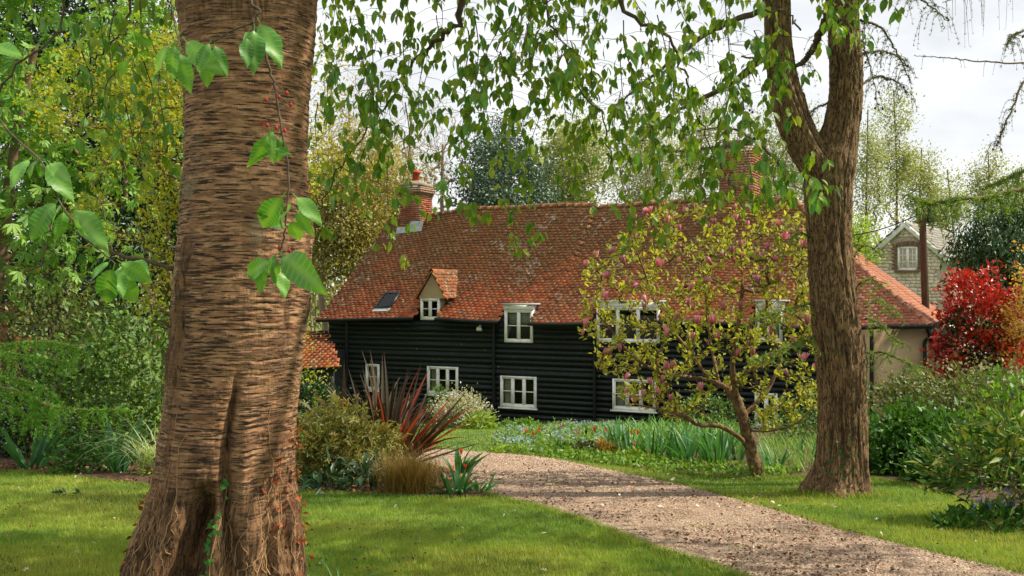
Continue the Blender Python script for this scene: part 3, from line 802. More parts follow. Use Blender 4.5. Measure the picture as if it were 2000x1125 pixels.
for (a, c, zz) in ((cs0 - .12, cm, 0), (cm + .01, cs1 + .15, .17)):
    zr0 = float(roof_pt(a, (3.42 - B0) / (BR - B0))[2]); ap.add([(a, 3.30, zr0 - .07 + zz * .2), (c, 3.30, zr0 - .05 + zz * .2), (c, 3.43, zr0 + .2 + zz), (a, 3.43, zr0 + .2 + zz)], np.array([(0, 1, 2, 3)]))
ap.build('flashing', M_LEAD, ch1, local=ID)
ds0, _z = onwall(1404, 380, 3.5); ds1, _z = onwall(1472, 380, 3.5); _, dz1 = onwall(1440, 292, 3.5)
ch2 = chimney(ds0, ds1, 3.5, 4.55, 3.9, dz1, False, .245, .08)
c2 = MB(); c2.box(ds0 + .06, ds1 - .06, 3.56, 4.49, dz1 - .02, dz1 + .1); c2.build('mortar_cap', M_MORTAR, ch2, local=ID)
for k_ in range(9):
    xw = (ds1 - ds0 - .2) / 9
    put('brick', BRICK_MESH2, ch2, local=Matrix.Translation((ds0 + .1 + xw * (k_ + .5), 3.66, dz1 + .1)) @ Matrix.Diagonal((xw - .02, .12, .22, 1)))

# ---- security lamp on the boards (its own thing on the wall)
lx, lz = onwall(937, 641, -.1)
lp = tow(lx, -.04, lz)
lamp = thing('security_lamp', lp, 'small white security lamp fixed high on the black boards', 'lamp', rotz=ROT)
b = MB(); b.box(-.03, .03, -.06, .0, -.03, .10); b.build('bracket', M_WHITE, lamp, local=ID)
b = MB(); b.add([(-.09, -.14, -.05), (.09, -.14, -.05), (.09, -.05, -.10), (-.09, -.05, -.10), (-.07, -.12, .05), (.07, -.12, .05), (.07, -.06, .05), (-.07, -.06, .05)], np.array([(0, 3, 2, 1), (4, 5, 6, 7), (0, 1, 5, 4), (1, 2, 6, 5), (2, 3, 7, 6), (3, 0, 4, 7)])); b.build('lamp_head', M_WHITE, lamp, local=ID)

# ================================================================== LEAN-TO by the cottage's far end
a0, a1 = W(520, 724, 32.6), W(664, 717, 32.2)
lt = thing('lean_to', (a1[0] - 1.2, a1[1] + 1, -2.6), 'low open shed with a patched clay tile roof beside the black cottage', 'shed')
u_ = a1 - a0; up = np.array([-.2, 1.6, 1.15])
bk = MB(); bk.add([a0 - [0, 0, .03], a1 - [0, 0, .03], a1 + up - [0.5, 0, .03], a0 + up - [0, 0, .03]], np.array([(0, 1, 2, 3)])); bk.build('roof_deck', M_DARK, lt)
tb = MB(); patch('t', tb, a0, u_, up, np.linalg.norm(u_), np.linalg.norm(up), M_TILE, clip=lambda u, v: u < 1 - .22 * v); tb.build('roof_tiles', M_TILE, lt, kind='stuff')
wl_ = MB(); wl_.box(a0[0], a1[0] - .1, a0[1] + 1.2, a0[1] + 1.3, -2.9, a0[2] + .55); wl_.build('back_wall', M_BOARD, lt)
ps = MB(); ps.box(a1[0] - .35, a1[0] - .22, a1[1] + .1, a1[1] + .23, -2.9, a1[2] - .02); ps.build('post', M_BOARD, lt)
fb = MB(); fb.tube([a0 + [0, .02, -.07], a1 + [0, .02, -.07]], .05, 4); fb.build('eaves_board', M_BLACK, lt)

# ================================================================== STONE HOUSE beyond
SD, SR = 42.0, -math.radians(36)
sc_ = W(1768, 570, SD)
sh = thing('stone_house', (sc_[0], sc_[1], -2.7), 'pale rubble stone house with white bargeboards behind the telegraph pole', 'house', rotz=SR)
M_STONE = mat('rubble_stone', ['#bfae97', '#d6c5ae', '#e2d2bd', '#c6b49c'], nscale=6, rough=0.95, rnd=0.7, bump=0.3, coords='World')
hz, ez, hw = W(0, 433, SD)[2] + 2.7, W(0, 500, SD)[2] + 2.7, 1.58
b = MB(); yb = 7.0; hwi = hw - .12
b.add([(-hwi, 0, 0), (hwi, 0, 0), (hwi, 0, ez), (0, 0, hz - .12), (-hwi, 0, ez), (-hwi, yb, 0), (hwi, yb, 0), (hwi, yb, ez), (-hwi, yb, ez)], [np.array([(0, 1, 2, 4), (1, 6, 7, 2), (5, 0, 4, 8)]), np.array([(4, 2, 3)])])
b.build('wall', M_MORTAR, sh, local=ID)
wx = hw * .06; ww, wh = .40, .98; wz = W(0, 528, SD)[2] + 2.7
st = MB(); P = []
z = 1.4
while z < hz - .15:
    h = .10 + rng.random() * .06; x = -hwi
    lim = hwi if z < ez else hwi * (hz - .1 - z) / (hz - ez)
    while x < lim:
        w_ = .13 + rng.random() * .16
        if x > -lim and x + w_ < lim + .02 and not (abs(x + w_ / 2 - wx) < ww + .30 and wz - .12 < z < wz + wh + .26):
            P.append((x, w_, z, h))
        x += w_ + .012
    z += h + .012
for x, w_, z, h in P:
    pr = .012 + rng.random() * .022; j = rng.normal(size=(4, 2)) * .012
    V = [(x + j[0, 0], -pr, z + j[0, 1]), (x + w_ + j[1, 0], -pr, z + j[1, 1]), (x + w_ + j[2, 0], -pr, z + h + j[2, 1]), (x + j[3, 0], -pr, z + h + j[3, 1])]
    V += [(v[0], .02, v[2]) for v in V]
    st.add(V, np.array([(0, 1, 2, 3), (0, 4, 5, 1), (1, 5, 6, 2), (2, 6, 7, 3), (3, 7, 4, 0)]))
st.build('stone_facing', M_STONE, sh, local=ID, kind='stuff')
_b3 = MB(); _b3.box(-.5, .5, -.5, .5, 0, 1, 0.0); QB = _b3.mesh('brick', M_OLDBRICK)
for side in (-1, 1):
    for k_ in range(13):
        w_ = .22 if k_ % 2 else .12
        put('brick', QB, sh, local=Matrix.Translation((wx + side * (ww + .02 + w_ / 2), -.01, wz - .02 + k_ * .082)) @ Matrix.Diagonal((w_, .08, .068, 1)))
for k_ in range(11):
    a = (k_ - 5) / 5; put('brick', QB, sh, local=Matrix.Translation((wx + a * (ww + .12), -.012, wz + wh + .06 - .10 * a * a)) @ Matrix.Rotation(a * .28, 4, 'Y') @ Matrix.Diagonal((.078, .08, .2, 1)))
bb = MB(); e = .2
for side in (-1, 1):
    p0 = np.array([0, 0, hz + .02]); p1 = np.array([side * (hw + .17), 0, ez - .14]); dn = np.array([0, 0, -.2])
    for y0, y1 in ((-.16, -.10),):
        V = [p0 + [0, y0, 0], p1 + [0, y0, 0], p1 + [0, y0, -.27], p0 + [0, y0, -.27], p0 + [0, y1, 0], p1 + [0, y1, 0], p1 + [0, y1, -.27], p0 + [0, y1, -.27]]
        bb = MB(); bb.add(V, np.array([(0, 1, 2, 3), (4, 7, 6, 5), (0, 4, 5, 1), (3, 2, 6, 7), (1, 5, 6, 2)])); bb.build('bargeboard', M_WHITE, sh, local=ID)
rs = MB()
for side in (-1, 1):
    o = np.array([side * (hw + .17), -.15, ez - .14 + .03]); y = np.array([-side * (hw + .17), 0, hz - ez + .14])
    if side > 0: patch('t', rs, o, (0, 1, 0), y, 7.2, np.linalg.norm(y), M_SLATE, g=.2, tw=.28)
    else: patch('t', rs, o + [0, 7.2, 0], (0, -1, 0), y, 7.2, np.linalg.norm(y), M_SLATE, g=.2, tw=.28)
rs.build('roof_slates', M_SLATE, sh, local=ID, kind='stuff')
rd = MB(); rd.add([(0, -.12, hz), (0, 7.2, hz), (hw + .17, -.12, ez - .14), (hw + .17, 7.2, ez - .14), (-hw - .17, -.12, ez - .14), (-hw - .17, 7.2, ez - .14)], np.array([(0, 2, 3, 1), (0, 1, 5, 4)])); rd.build('roof_deck', M_DARK, sh, local=ID)
_cot = cottage; cottage = sh
w = window((wx - ww, wx + ww, wz, wz + wh), 2, 3, None, b=-.03, fr=.05, sill=False)
dkb = MB(); dkb.box(wx - ww + .02, wx + ww - .02, .075, .078, wz + .02, wz + wh - .02); dkb.build('dark_room', M_DARK, w, local=ID)  # thin black panel painted as the shade of the room behind
si = MB(); si.box(wx - ww - .1, wx + ww + .1, -.12, .02, wz - .09, wz - .003); si.build('sill', M_OLDBRICK, w, local=ID)
for c in (-1, 1):
    m = MB(); m.box(wx + c * ww * .5 - .01, wx + c * ww * .5 + .01, -.004, .02, wz + .09, wz + wh - .07); m.build('glazing_bar', M_WHITE, w, local=ID)
cottage = _cot

# ================================================================== TELEGRAPH POLE
M_POLE = mat('creosoted_wood', ['#3a2a20', '#4d3828', '#5e4735'], scale=(8, 8, .8), nscale=4, rough=0.85, bump=0.3, coords='World')
p1 = W(1801, 417, 30.0); p0 = np.array([W(1808, 600, 30.0)[0] + .12, 30.0, -2.45])
pole = thing('telegraph_pole', p0, 'brown wooden telegraph pole in front of the stone gable', 'pole')
b = MB(); b.tube(np.linspace(p0, p1, 12), np.linspace(.12, .10, 12), 12); b.build('shaft', M_POLE, pole, True)
b = MB(); b.tube(spline([p1 + [-.16, 0, -.1], p1 + [-.17, 0, .12], p1 + [-.05, 0, .2], p1 + [.04, 0, .1], p1 + [.04, 0, -.1]], 14), .02, 6); b.build('step_iron', M_BLACK, pole)
b = MB(); b.box(p1[0] + .12, p1[0] + .3, p1[1] - .12, p1[1] + .06, p1[2] - .28, p1[2] - .02); b.build('junction_box', M_BLACK, pole)
b = MB(); b.tube([p1 + [.2, -.03, 0], p1 + [.2, -.03, .28]], .05, 8); b.build('insulator', M_BLACK, pole)
b = MB(); q = W(1610, 462, 33.0); t_ = np.linspace(0, 1, 20)[:, None]; b.tube((p1 + [0, 0, .02]) * (1 - t_) + q * t_ - np.array([0, 0, .35]) * np.sin(np.pi * t_) * .6, .018, 5)
b.tube((p1 + [.1, 0, -.05]) * (1 - t_) + W(2150, 440, 30) * t_, .015, 5); b.build('wire', M_BLACK, pole)

# ================================================================== branching: targets join the nearest branch already grown
class Skeleton:
    def __init__(s): s.P, s.par, s.paths = [], [], []
    def stem(s, pts, parent=-1):
        ids = []
        for p in pts:
            s.P.append(np.asarray(p, float)); s.par.append(parent); parent = len(s.P) - 1; ids.append(parent)
        return ids
    def path(s, pts, n=8, parent=-1):
        ids = s.stem(spline(pts, n), parent); s.paths.append(([parent] if parent >= 0 else []) + ids); return ids
    def reach(s, targets, lift=0.25, wob=0.06, seg=4, maxd=None, origin=None):
        tips = []
        o = np.asarray(origin if origin is not None else s.P[0], float)
        T = np.asarray(targets, float); T = T[np.argsort(np.linalg.norm(T - o, axis=1))]
        for t in T:
            A = np.array(s.P); d = np.linalg.norm(A - t, axis=1)
            do = np.linalg.norm(A - o, axis=1)
            pen = d + 0.6 * np.maximum(0, do - np.linalg.norm(t - o))
            k = int(np.argmin(pen)); L = d[k]
            if L < .03 or (maxd and L > maxd): continue
            p0 = s.P[k]; u = np.linspace(0, 1, seg + 1)[1:, None]
            C = p0 + (t - p0) * u + np.array([0, 0, lift * L]) * (u * (1 - u)) * 1.6 + rng.normal(size=(seg, 3)) * wob * L * np.minimum(1, 2 * (1 - u) + .2)
            ids = s.stem(C, k); s.paths.append([k] + ids); tips.append(ids)
        return tips
    def draw(s, M, rtip, expo=0.5, sides=5, rmax=None, rmin=0):
        n = len(s.P); cnt = np.zeros(n); kids = np.zeros(n, int)
        for p in s.par:
            if p >= 0: kids[p] += 1
        for i in range(n - 1, -1, -1):
            if kids[i] == 0: cnt[i] = 1
            if s.par[i] >= 0: cnt[s.par[i]] += cnt[i]
        # (children always come after their parents)
        r = rtip * cnt ** expo
        if rmax: r = np.minimum(r, rmax)
        for ids in s.paths:
            rr = r[ids].copy()
            if len(ids) > 1: rr[0] = min(rr[0], rr[1] * 1.15); rr[-1] *= .55
            if rr.max() < rmin or len(ids) < 2: continue
            M.tube(np.array([s.P[i] for i in ids]), rr, sides if rr.max() < .05 else 9)
        return r

def ellipsoid_targets(c, r, n, shell=0.45, up=None):
    d = rand_dirs(n); f = (shell + (1 - shell) * rng.random(n)) ** 1.0
    P = np.asarray(c) + d * np.asarray(r) * f[:, None]
    return P

# ================================================================== THE CHERRY
M_CHERRYLEAF = leaf_mat('cherry_leaf', ['#3d742c', '#528a34', '#6ca042', '#467c30'], trans=0.32, rough=0.42, spec=0.4, veins=True)
M_CHERRYLEAF2 = leaf_mat('cherry_foliage', ['#4a761f', '#688c28', '#8fa836', '#587c24', '#a0ac40'], trans=0.5, rough=0.45, spec=0.35)
M_TWIG = mat('grey_twig', ['#3a3028', '#564839', '#6a5b49'], nscale=30, rough=0.9, coords='World')

def bark_mat(name, smooth_cols, dark, furrow_cols, lichen):
    m, N, L = new_mat(name)
    out = N.new('ShaderNodeOutputMaterial'); pb = N.new('ShaderNodeBsdfPrincipled'); pb.inputs['Roughness'].default_value = 0.82; pb.inputs['Specular IOR Level'].default_value = 0.25
    tc = N.new('ShaderNodeTexCoord')
    def attr(n):
        a = N.new('ShaderNodeAttribute'); a.attribute_name = n; return a.outputs['Fac']
    def noise(scale, s, det=6, rough=.6):
        mp = N.new('ShaderNodeMapping'); mp.inputs['Scale'].default_value = scale; L.new(tc.outputs['Object'], mp.inputs['Vector'])
        n = N.new('ShaderNodeTexNoise'); n.inputs['Scale'].default_value = s; n.inputs['Detail'].default_value = det; n.inputs['Roughness'].default_value = rough; L.new(mp.outputs[0], n.inputs['Vector']); return n.outputs['Fac']
    def rng_(v, a, b):
        r = N.new('ShaderNodeMapRange'); r.inputs['From Min'].default_value = a; r.inputs['From Max'].default_value = b; L.new(v, r.inputs['Value']); return r.outputs[0]
    def mix(f, a, b):
        x = N.new('ShaderNodeMixRGB'); L.new(f, x.inputs[0]); L.new(a, x.inputs[1]); L.new(b, x.inputs[2]) if not isinstance(b, tuple) else setattr(x.inputs[2], 'default_value', b); return x.outputs[0]
    sm = ramp(N, smooth_cols); L.new(rng_(noise((1, 1, 5), 6, 7), .3, .7), sm.inputs['Fac'])
    fine = noise((1, 1, 8), 20, 6, .7)
    lines = noise((1, 1, 13), 9, 4, .62)
    big = noise((1, 1, .55), 2.6, 4, .55)
    gate = rng_(big, .40, .62)
    fl_ = N.new('ShaderNodeMath'); fl_.operation = 'MULTIPLY'; L.new(rng_(fine, .54, .64), fl_.inputs[0]); L.new(gate, fl_.inputs[1])
    col = mix(fl_.outputs[0], sm.outputs[0], hx(dark[1]))
    li_ = N.new('ShaderNodeMath'); li_.operation = 'MULTIPLY_ADD'; li_.inputs[1].default_value = .16; L.new(big, li_.inputs[0]); L.new(lines, li_.inputs[2])
    col = mix(rng_(li_.outputs[0], .60, .64), col, hx(dark[0]))
    lk = N.new('ShaderNodeMath'); lk.operation = 'MULTIPLY'; lk.inputs[1].default_value = .5; L.new(attr('lent'), lk.inputs[0])
    col = mix(lk.outputs[0], col, hx(dark[0]))
    fu = ramp(N, furrow_cols); fn = noise((1, 1, .35), 22, 8, .65); L.new(rng_(fn, .3, .7), fu.inputs['Fac'])
    ck = noise((1, 1, .2), 30, 4, .6)
    sb = N.new('ShaderNodeMath'); sb.operation = 'SUBTRACT'; sb.inputs[1].default_value = .5; L.new(ck, sb.inputs[0])
    ab = N.new('ShaderNodeMath'); ab.operation = 'ABSOLUTE'; L.new(sb.outputs[0], ab.inputs[0])
    cr = rng_(ab.outputs[0], .045, .012)
    fcol = mix(cr, fu.outputs[0], hx(dark[0]))
    col = mix(attr('fur'), col, fcol)
    col = mix(rng_(noise((1, 1, 1), 3.2, 6, .6), .62, .75), col, hx(lichen))
    L.new(col, pb.inputs['Base Color'])
    hsum = N.new('ShaderNodeMath'); hsum.operation = 'ADD'; L.new(fine, hsum.inputs[0]); h2 = N.new('ShaderNodeMath'); h2.operation = 'MULTIPLY_ADD'; h2.inputs[1].default_value = -.5; L.new(cr, h2.inputs[0]); L.new(fn, h2.inputs[2]); L.new(h2.outputs[0], hsum.inputs[1])
    bp = N.new('ShaderNodeBump'); bp.inputs['Strength'].default_value = 0.5; bp.inputs['Distance'].default_value = 0.010; L.new(hsum.outputs[0], bp.inputs['Height']); L.new(bp.outputs[0], pb.inputs['Normal'])
    L.new(pb.outputs[0], out.inputs['Surface'])
    return m
M_CHERRYBARK = bark_mat('cherry_bark', ['#735039', '#906749', '#ac8460', '#7d5840'], ('#36281e', '#594232'), ['#38271b', '#59402c', '#75563b', '#8a6a48'], '#6f6850')

TD = 4.72
_yp = [-330, -150, 0, 75, 200, 300, 450, 550, 660, 760, 860, 960, 1010, 1070, 1125, 1190, 1260, 1340]
_lf = [300, 330, 347, 353, 358, 357, 347, 337, 330, 323, 308, 293, 275, 255, 237, 205, 160, 120]
_rt = [690, 640, 618, 615, 602, 598, 608, 608, 599, 588, 579, 577, 584, 587, 590, 598, 625, 650]
_cz = np.array([EYE - (y - 570) / F * TD for y in _yp])[::-1]
_cx = np.array([((l + r) / 2 - 1000) / F * TD for l, r in zip(_lf, _rt)])[::-1]
_cr = np.array([(r - l) / 2 / F * TD * .965 for l, r in zip(_lf, _rt)])[::-1]
def trunk_pt(th, z, disp=True):
    """cherry trunk surface: angle 0 faces the camera, positive to the right"""
    th = np.asarray(th, float); z = np.asarray(z, float)
    cx = np.interp(z, _cz, _cx); R = np.interp(z, _cz, _cr)
    x, y = np.sin(th), -np.cos(th)
    low = sstep(1.35, .15, z)
    # broad lumps, root buttresses
    q = np.stack([x * 1.1, y * 1.1, z * .9], -1)
    R = R * (1 + .10 * (fbm(q, 3, 3) - .5) + low * (.07 * np.cos(3 * th + 1.2) + .05 * np.cos(5 * th + .4)) * (np.abs(th) < 9))
    # the long cleft and the hollow at the foot
    dth = lambda c: (th - c + np.pi) % (2 * np.pi) - np.pi
    c1 = .30 + .05 * np.sin(z * 5) + .10 * sstep(.9, .2, z)
    g1 = np.exp(-(dth(c1) / (.05 + .05 * low)) ** 2) * sstep(1.32, 1.0, z)
    g1b = np.exp(-(dth(c1 + .24) / .13) ** 2) * sstep(1.30, .9, z)
    g2 = np.exp(-(dth(-.04 - .05 * np.sin(z * 6)) / (.17 + .10 * sstep(.7, .1, z))) ** 4) * sstep(.80, .55, z)
    g3 = np.exp(-(dth(-.62) / .05) ** 2) * sstep(1.7, 1.2, z) * .4 + np.exp(-(dth(.98) / .06) ** 2) * sstep(2.1, 1.6, z) * sstep(1.2, 1.6, z)
    R = R - .055 * g1 + .04 * g1b - .21 * g2 - .02 * g3
    zz = z + .05 * (vnoise(np.stack([x * 2, y * 2, z * 1.5], -1), 9) - .5)
    n1 = vnoise(np.stack([x * 3.6, y * 3.6, zz * 84], -1), 21); n2 = vnoise(np.stack([x * 7.5, y * 7.5, zz * 130], -1), 22)
    blot = fbm(np.stack([x * 1.6, y * 1.6, z * 2.2], -1), 31, 3)
    lent = np.clip(sstep(.56, .66, n1 + .45 * (blot - .5)) + .8 * sstep(.56, .68, n2 + .35 * (blot - .5)), 0, 1)
    fur = np.clip(sstep(.95, .35, z + .55 * (blot - .5) + .1 * np.sin(3 * th)) + g1 + .9 * g2 + .5 * g3 + sstep(.60, .70, blot) * .8 + sstep(2.7, 3.0, z + .5 * (blot - .5)) * .6, 0, 1)
    if disp:
        vn = fbm(np.stack([x * 7.5, y * 7.5, z * 2.6], -1), 41, 4); rd = 1 - np.abs(2 * vn - 1)
        fine = fbm(np.stack([x * 22, y * 22, z * 14], -1), 51, 3) - .5
        R = R + lent * (1 - fur) * .0045 + fur * ((rd - .7) * .055) + fine * (.005 + .034 * fur)
    P = np.stack([cx + R * x, TD + .02 + R * y, z], -1)
    return P, lent, fur

def cherry_trunk(parent):
    nth = 380
    # denser towards the side that is seen
    u = np.linspace(-1, 1, nth, endpoint=False); th = np.pi * (.55 * u + .45 * u ** 3) ; z = np.concatenate([np.linspace(-.18, 3.1, 650), np.linspace(3.12, 4.3, 50)]); nz = len(z)
    Th, Z = np.meshgrid(th, z)
    P, le, fu = trunk_pt(Th, Z)
    i, j = np.meshgrid(np.arange(nz - 1), np.arange(nth), indexing='ij'); k = (j + 1) % nth
    q = np.stack([i * nth + j, i * nth + k, (i + 1) * nth + k, (i + 1) * nth + j], -1).reshape(-1, 4)
    b = MB(); b.add(P.reshape(-1, 3), q, .5)
    me = b.mesh('trunk', M_CHERRYBARK, True)
    for n_, v in (('lent', le), ('fur', fu)):
        a = me.attributes.new(n_, 'FLOAT', 'POINT'); a.data.foreach_set('value', v.ravel().astype(np.float32))
    return put('trunk', me, parent)

cherry = thing('cherry_tree', (float(np.interp(0, _cz, _cx)), TD, 0), 'massive cherry tree with horizontally banded bark and drooping green leaves', 'tree')
cherry_trunk(cherry)

def cherry_leaf_mesh(seed, name='leaf', cols=4, rows=6, m=None):
    r_ = np.random.default_rng(seed)
    bend, fold, twist, wd = .12 + .30 * r_.random(), .04 + .11 * r_.random(), r_.normal() * .35, .205 + .035 * r_.random()
    t = np.linspace(0, 1, rows + 1); u = np.linspace(-1, 1, cols + 1)
    wv = wd * np.sin(np.pi * t ** .80) ** .80 * (1 - .35 * t ** 5); wv[0] = .015; wv[-1] = .004
    V, lu, lv = [], [], []
    for a, w in zip(t, wv):
        for x in u:
            xx = x * w * (1 + (.05 * r_.normal() if abs(x) == 1 else 0)); z = fold * abs(xx) * 1.4 - bend * a * a + .02 * math.sin(a * 9 + x * 2) + twist * xx * a
            V.append((xx, a - .25 * bend * a * a, z)); lu.append(x * w); lv.append(a)
    nb = len(V); V += [(-.012, -.16, .03), (.012, -.16, .03), (-.012, 0, 0), (.012, 0, 0)]; lu += [0.3] * 4; lv += [0] * 4
    c = cols + 1
    Fq = [(i * c + j, i * c + j + 1, (i + 1) * c + j + 1, (i + 1) * c + j) for i in range(rows) for j in range(cols)] + [(nb, nb + 1, nb + 3, nb + 2)]
    b = MB(); b.add(V, np.array(Fq), r_.random())
    me = b.mesh(name, m or M_CHERRYLEAF, True)
    for n_, v in (('lu', lu), ('lv', lv)):
        a = me.attributes.new(n_, 'FLOAT', 'POINT'); a.data.foreach_set('value', np.array(v, np.float32))
    return me
LEAF_MESHES = [cherry_leaf_mesh(100 + k) for k in range(7)]
NEAR_MESHES = [cherry_leaf_mesh(200 + k, cols=8, rows=14) for k in range(6)]
def leaf_obj(parent, mesh, p, d, n, size):
    y = norm(d); x = norm(np.cross(y, n)); z = np.cross(x, y)
    M = Matrix(((x[0] * size, y[0] * size, z[0] * size, p[0]), (x[1] * size, y[1] * size, z[1] * size, p[1]), (x[2] * size, y[2] * size, z[2] * size, p[2]), (0, 0, 0, 1)))
    put('leaf', mesh, parent, mw=M)

# near leaves: base px, tip px, depth, which way the blade is turned (x, toward camera, z)
NEAR = []
def cluster(hub, tips, d, ln=None):
    for (x, y) in tips: NEAR.append((hub, (x, y), d))
def fan(pairs, d):
    for k, (a, b_) in enumerate(pairs): NEAR.append((a, b_, d + .05 * (k % 3 - 1)))
fan([((332, 90), (294, 134)), ((342, 88), (328, 152)), ((352, 104), (366, 170)), ((364, 80), (407, 132)), ((404, 96), (402, 164)), ((420, 88), (440, 138)), ((410, 84), (384, 128))], 2.7)
fan([((486, 62), (454, 104)), ((497, 58), (497, 128)), ((508, 45), (545, 106)), ((484, 74), (478, 118))], 2.6)
fan([((524, 262), (494, 334)), ((532, 256), (524, 308)), ((546, 268), (552, 318)), ((538, 290), (566, 300))], 2.6)
fan([((552, 384), (498, 452)), ((534, 390), (512, 424)), ((562, 398), (560, 456)), ((578, 384), (626, 426)), ((580, 410), (604, 456)), ((570, 430), (584, 474)), ((548, 410), (540, 440))], 2.55)
fan([((530, 512), (472, 532)), ((522, 520), (496, 566)), ((540, 505), (536, 570)), ((552, 498), (606, 544)), ((548, 530), (560, 574)), ((540, 498), (516, 552))], 2.6)
fan([((110, 396), (52, 456)), ((124, 412), (118, 476)), ((146, 408), (200, 470)), ((148, 424), (158, 464)), ((120, 400), (92, 440))], 2.6)
fan([((222, 524), (190, 600)), ((234, 522), (234, 570)), ((246, 535), (262, 600)), ((212, 512), (180, 532)), ((236, 512), (292, 546)), ((250, 512), (284, 524))], 2.6)
fan([((58, 312), (14, 346)), ((72, 314), (50, 340)), ((92, 320), (134, 380)), ((98, 318), (128, 344)), ((80, 318), (78, 346))], 2.75)
fan([((-24, 90), (34, 96)), ((250, 118), (228, 148)), ((262, 60), (292, 96))], 2.9)
leafcount = 0
for hub, tip, d in NEAR:
    a = W(hub[0], hub[1], d + rng.normal() * .02); b_ = W(tip[0], tip[1], d + rng.normal() * .035)
    D = b_ - a; L = np.linalg.norm(D)
    n = norm(np.array([rng.normal() * .5 + .1, -1.0, .45 + rng.normal() * .4]))
    leaf_obj(cherry, NEAR_MESHES[leafcount % 6], a + .04 * D, D, n, L * 1.12); leafcount += 1
# twigs that carry them
tw = MB()
def pxpath(pts, d0, d1=None):
    d1 = d1 if d1 is not None else d0
    n = len(pts); return np.array([W(x, y, d0 + (d1 - d0) * i / (n - 1)) for i, (x, y) in enumerate(pts)])
def twig(pts, d0, d1, r0, r1, n=26):
    P = spline(pxpath(pts, d0, d1), n); P += rng.normal(size=P.shape) * r0 * .25
    t_ = MB(); t_.tube(P, np.linspace(r0, r1, n), 7); t_.build('twig', M_TWIG, cherry, True)
twig([(470, -60), (490, 5), (508, 22), (494, 45), (520, 112), (535, 165), (545, 225), (552, 262), (563, 330), (562, 392), (556, 455), (546, 496)], 2.7, 2.62, .0050, .0022, 60)
twig([(494, 45), (450, 62), (408, 85), (360, 88)], 2.66, 2.72, .0028, .002)
twig([(330, -60), (338, 30), (352, 90)], 2.8, 2.75, .003, .002)
twig([(-60, 150), (20, 260), (80, 315), (120, 400), (175, 470), (228, 517)], 3.0, 2.62, .0035, .002)
twig([(-60, 60), (-20, 88)], 2.7, 2.7, .003, .002)
twig([(338, 525), (290, 510), (240, 500), (190, 478), (150, 455)], 4.9, 5.0, .012, .006)
red = MB()
for (x, y) in ((520, 195), (545, 190), (568, 205), (510, 240), (522, 245), (540, 250), (556, 255), (545, 485), (565, 490), (560, 182)):
    a = W(535 if y < 215 else 545, y - 25 if y < 215 else y + 6, 2.64); c = W(x, y, 2.62)
    tw.tube([a, c], .0012, 4); lathe(red, c, [(.001, -.006), (.005, -.002), (.004, .004), (.001, .007)], 6)
red.build('bud_scale', mat('red_bud', ['#a5372a', '#8a2c22'], nscale=20), cherry)

# limbs and the hanging twigs over the lawn
TOP = np.array([-1.25, TD, 4.2])
limb = MB()
def limbs(pts, r0, r1, n=30):
    P = spline(pts, n); P += rng.normal(size=P.shape) * .012 * (np.arange(n)[:, None] > 2); u = np.linspace(0, 1, n); rr = np.maximum(r1, r0 * .42 * np.exp(-2.6 * u) + (r0 * .58) * np.exp(-14 * u) - .001); t_ = MB(); t_.tube(P, rr, 9); t_.build('limb', M_TWIG, cherry, True); return P
hang_nodes = []
L1 = limbs([TOP, (-.75, 5.4, 5.0), (-.35, 6.1, 4.6), W(905, 0, 6.6), W(872, 62, 6.7), W(838, 95, 6.8), W(798, 132, 6.9), W(772, 175, 7.0), W(738, 228, 7.1), W(690, 292, 7.2), W(650, 352, 7.3), W(622, 412, 7.4)], .11, .005, 60)
L2 = limbs([TOP, (-.2, 5.6, 5.4), (.9, 6.7, 4.9), W(1205, -10, 7.2), W(1285, 55, 7.3), W(1335, 140, 7.4), W(1352, 195, 7.5), W(1382, 272, 7.6), W(1412, 332, 7.7), W(1452, 402, 7.8)], .10, .005, 60)
L3 = limbs([TOP, (-.5, 6.0, 5.6), (.1, 6.8, 4.6), W(1075, -15, 7.4), W(1018, 22, 7.4), W(985, 70, 7.5), W(965, 140, 7.6)], .07, .006, 40)
L4 = limbs([TOP, (-.4, 5.5, 5.3), (.2, 6.2, 4.3), W(1065, 10, 6.6), W(1090, 70, 6.6), W(1125, 150, 6.7), W(1180, 240, 6.8), W(1192, 330, 6.9)], .07, .005, 40)
L5 = limbs([TOP, (-1.8, 4.9, 4.8), (-2.2, 5.4, 4.2), W(250, 5, 6.0), W(228, 70, 6.0), W(190, 110, 6.1), W(150, 150, 6.2)], .08, .006, 40)
L6 = limbs([TOP, (-2.2, 4.6, 5.0), (-2.6, 5.2, 4.0), W(120, 20, 5.4), W(20, 150, 5.3), W(-60, 260, 5.3)], .07, .006, 40)
L7 = limbs([TOP, (.4, 4.6, 5.6), (1.9, 4.9, 5.0), W(1500, -40, 6.0), W(1530, 20, 6.1), W(1560, 60, 6.2)], .09, .006, 40)
LP, LD, LN, LS = [], [], [], []
def leaf_spray(p, t, k, size):
    """a spur with k leaves hanging from it"""
    for _ in range(k):
        a = rng.random() * 2 * math.pi; out = np.array([math.cos(a), math.sin(a), 0])
        D = norm(np.array([0, 0, -1.0]) + out * (.2 + 1.3 * rng.random() ** 1.5) + t * .2)
        n = norm(out * .8 + np.array([0, -.5, .55]) + rng.normal(size=3) * .45)
        LP.append(p + out * .012 + rng.normal(size=3) * .012); LD.append(D); LN.append(n); LS.append(size * (.55 + .75 * rng.random()))
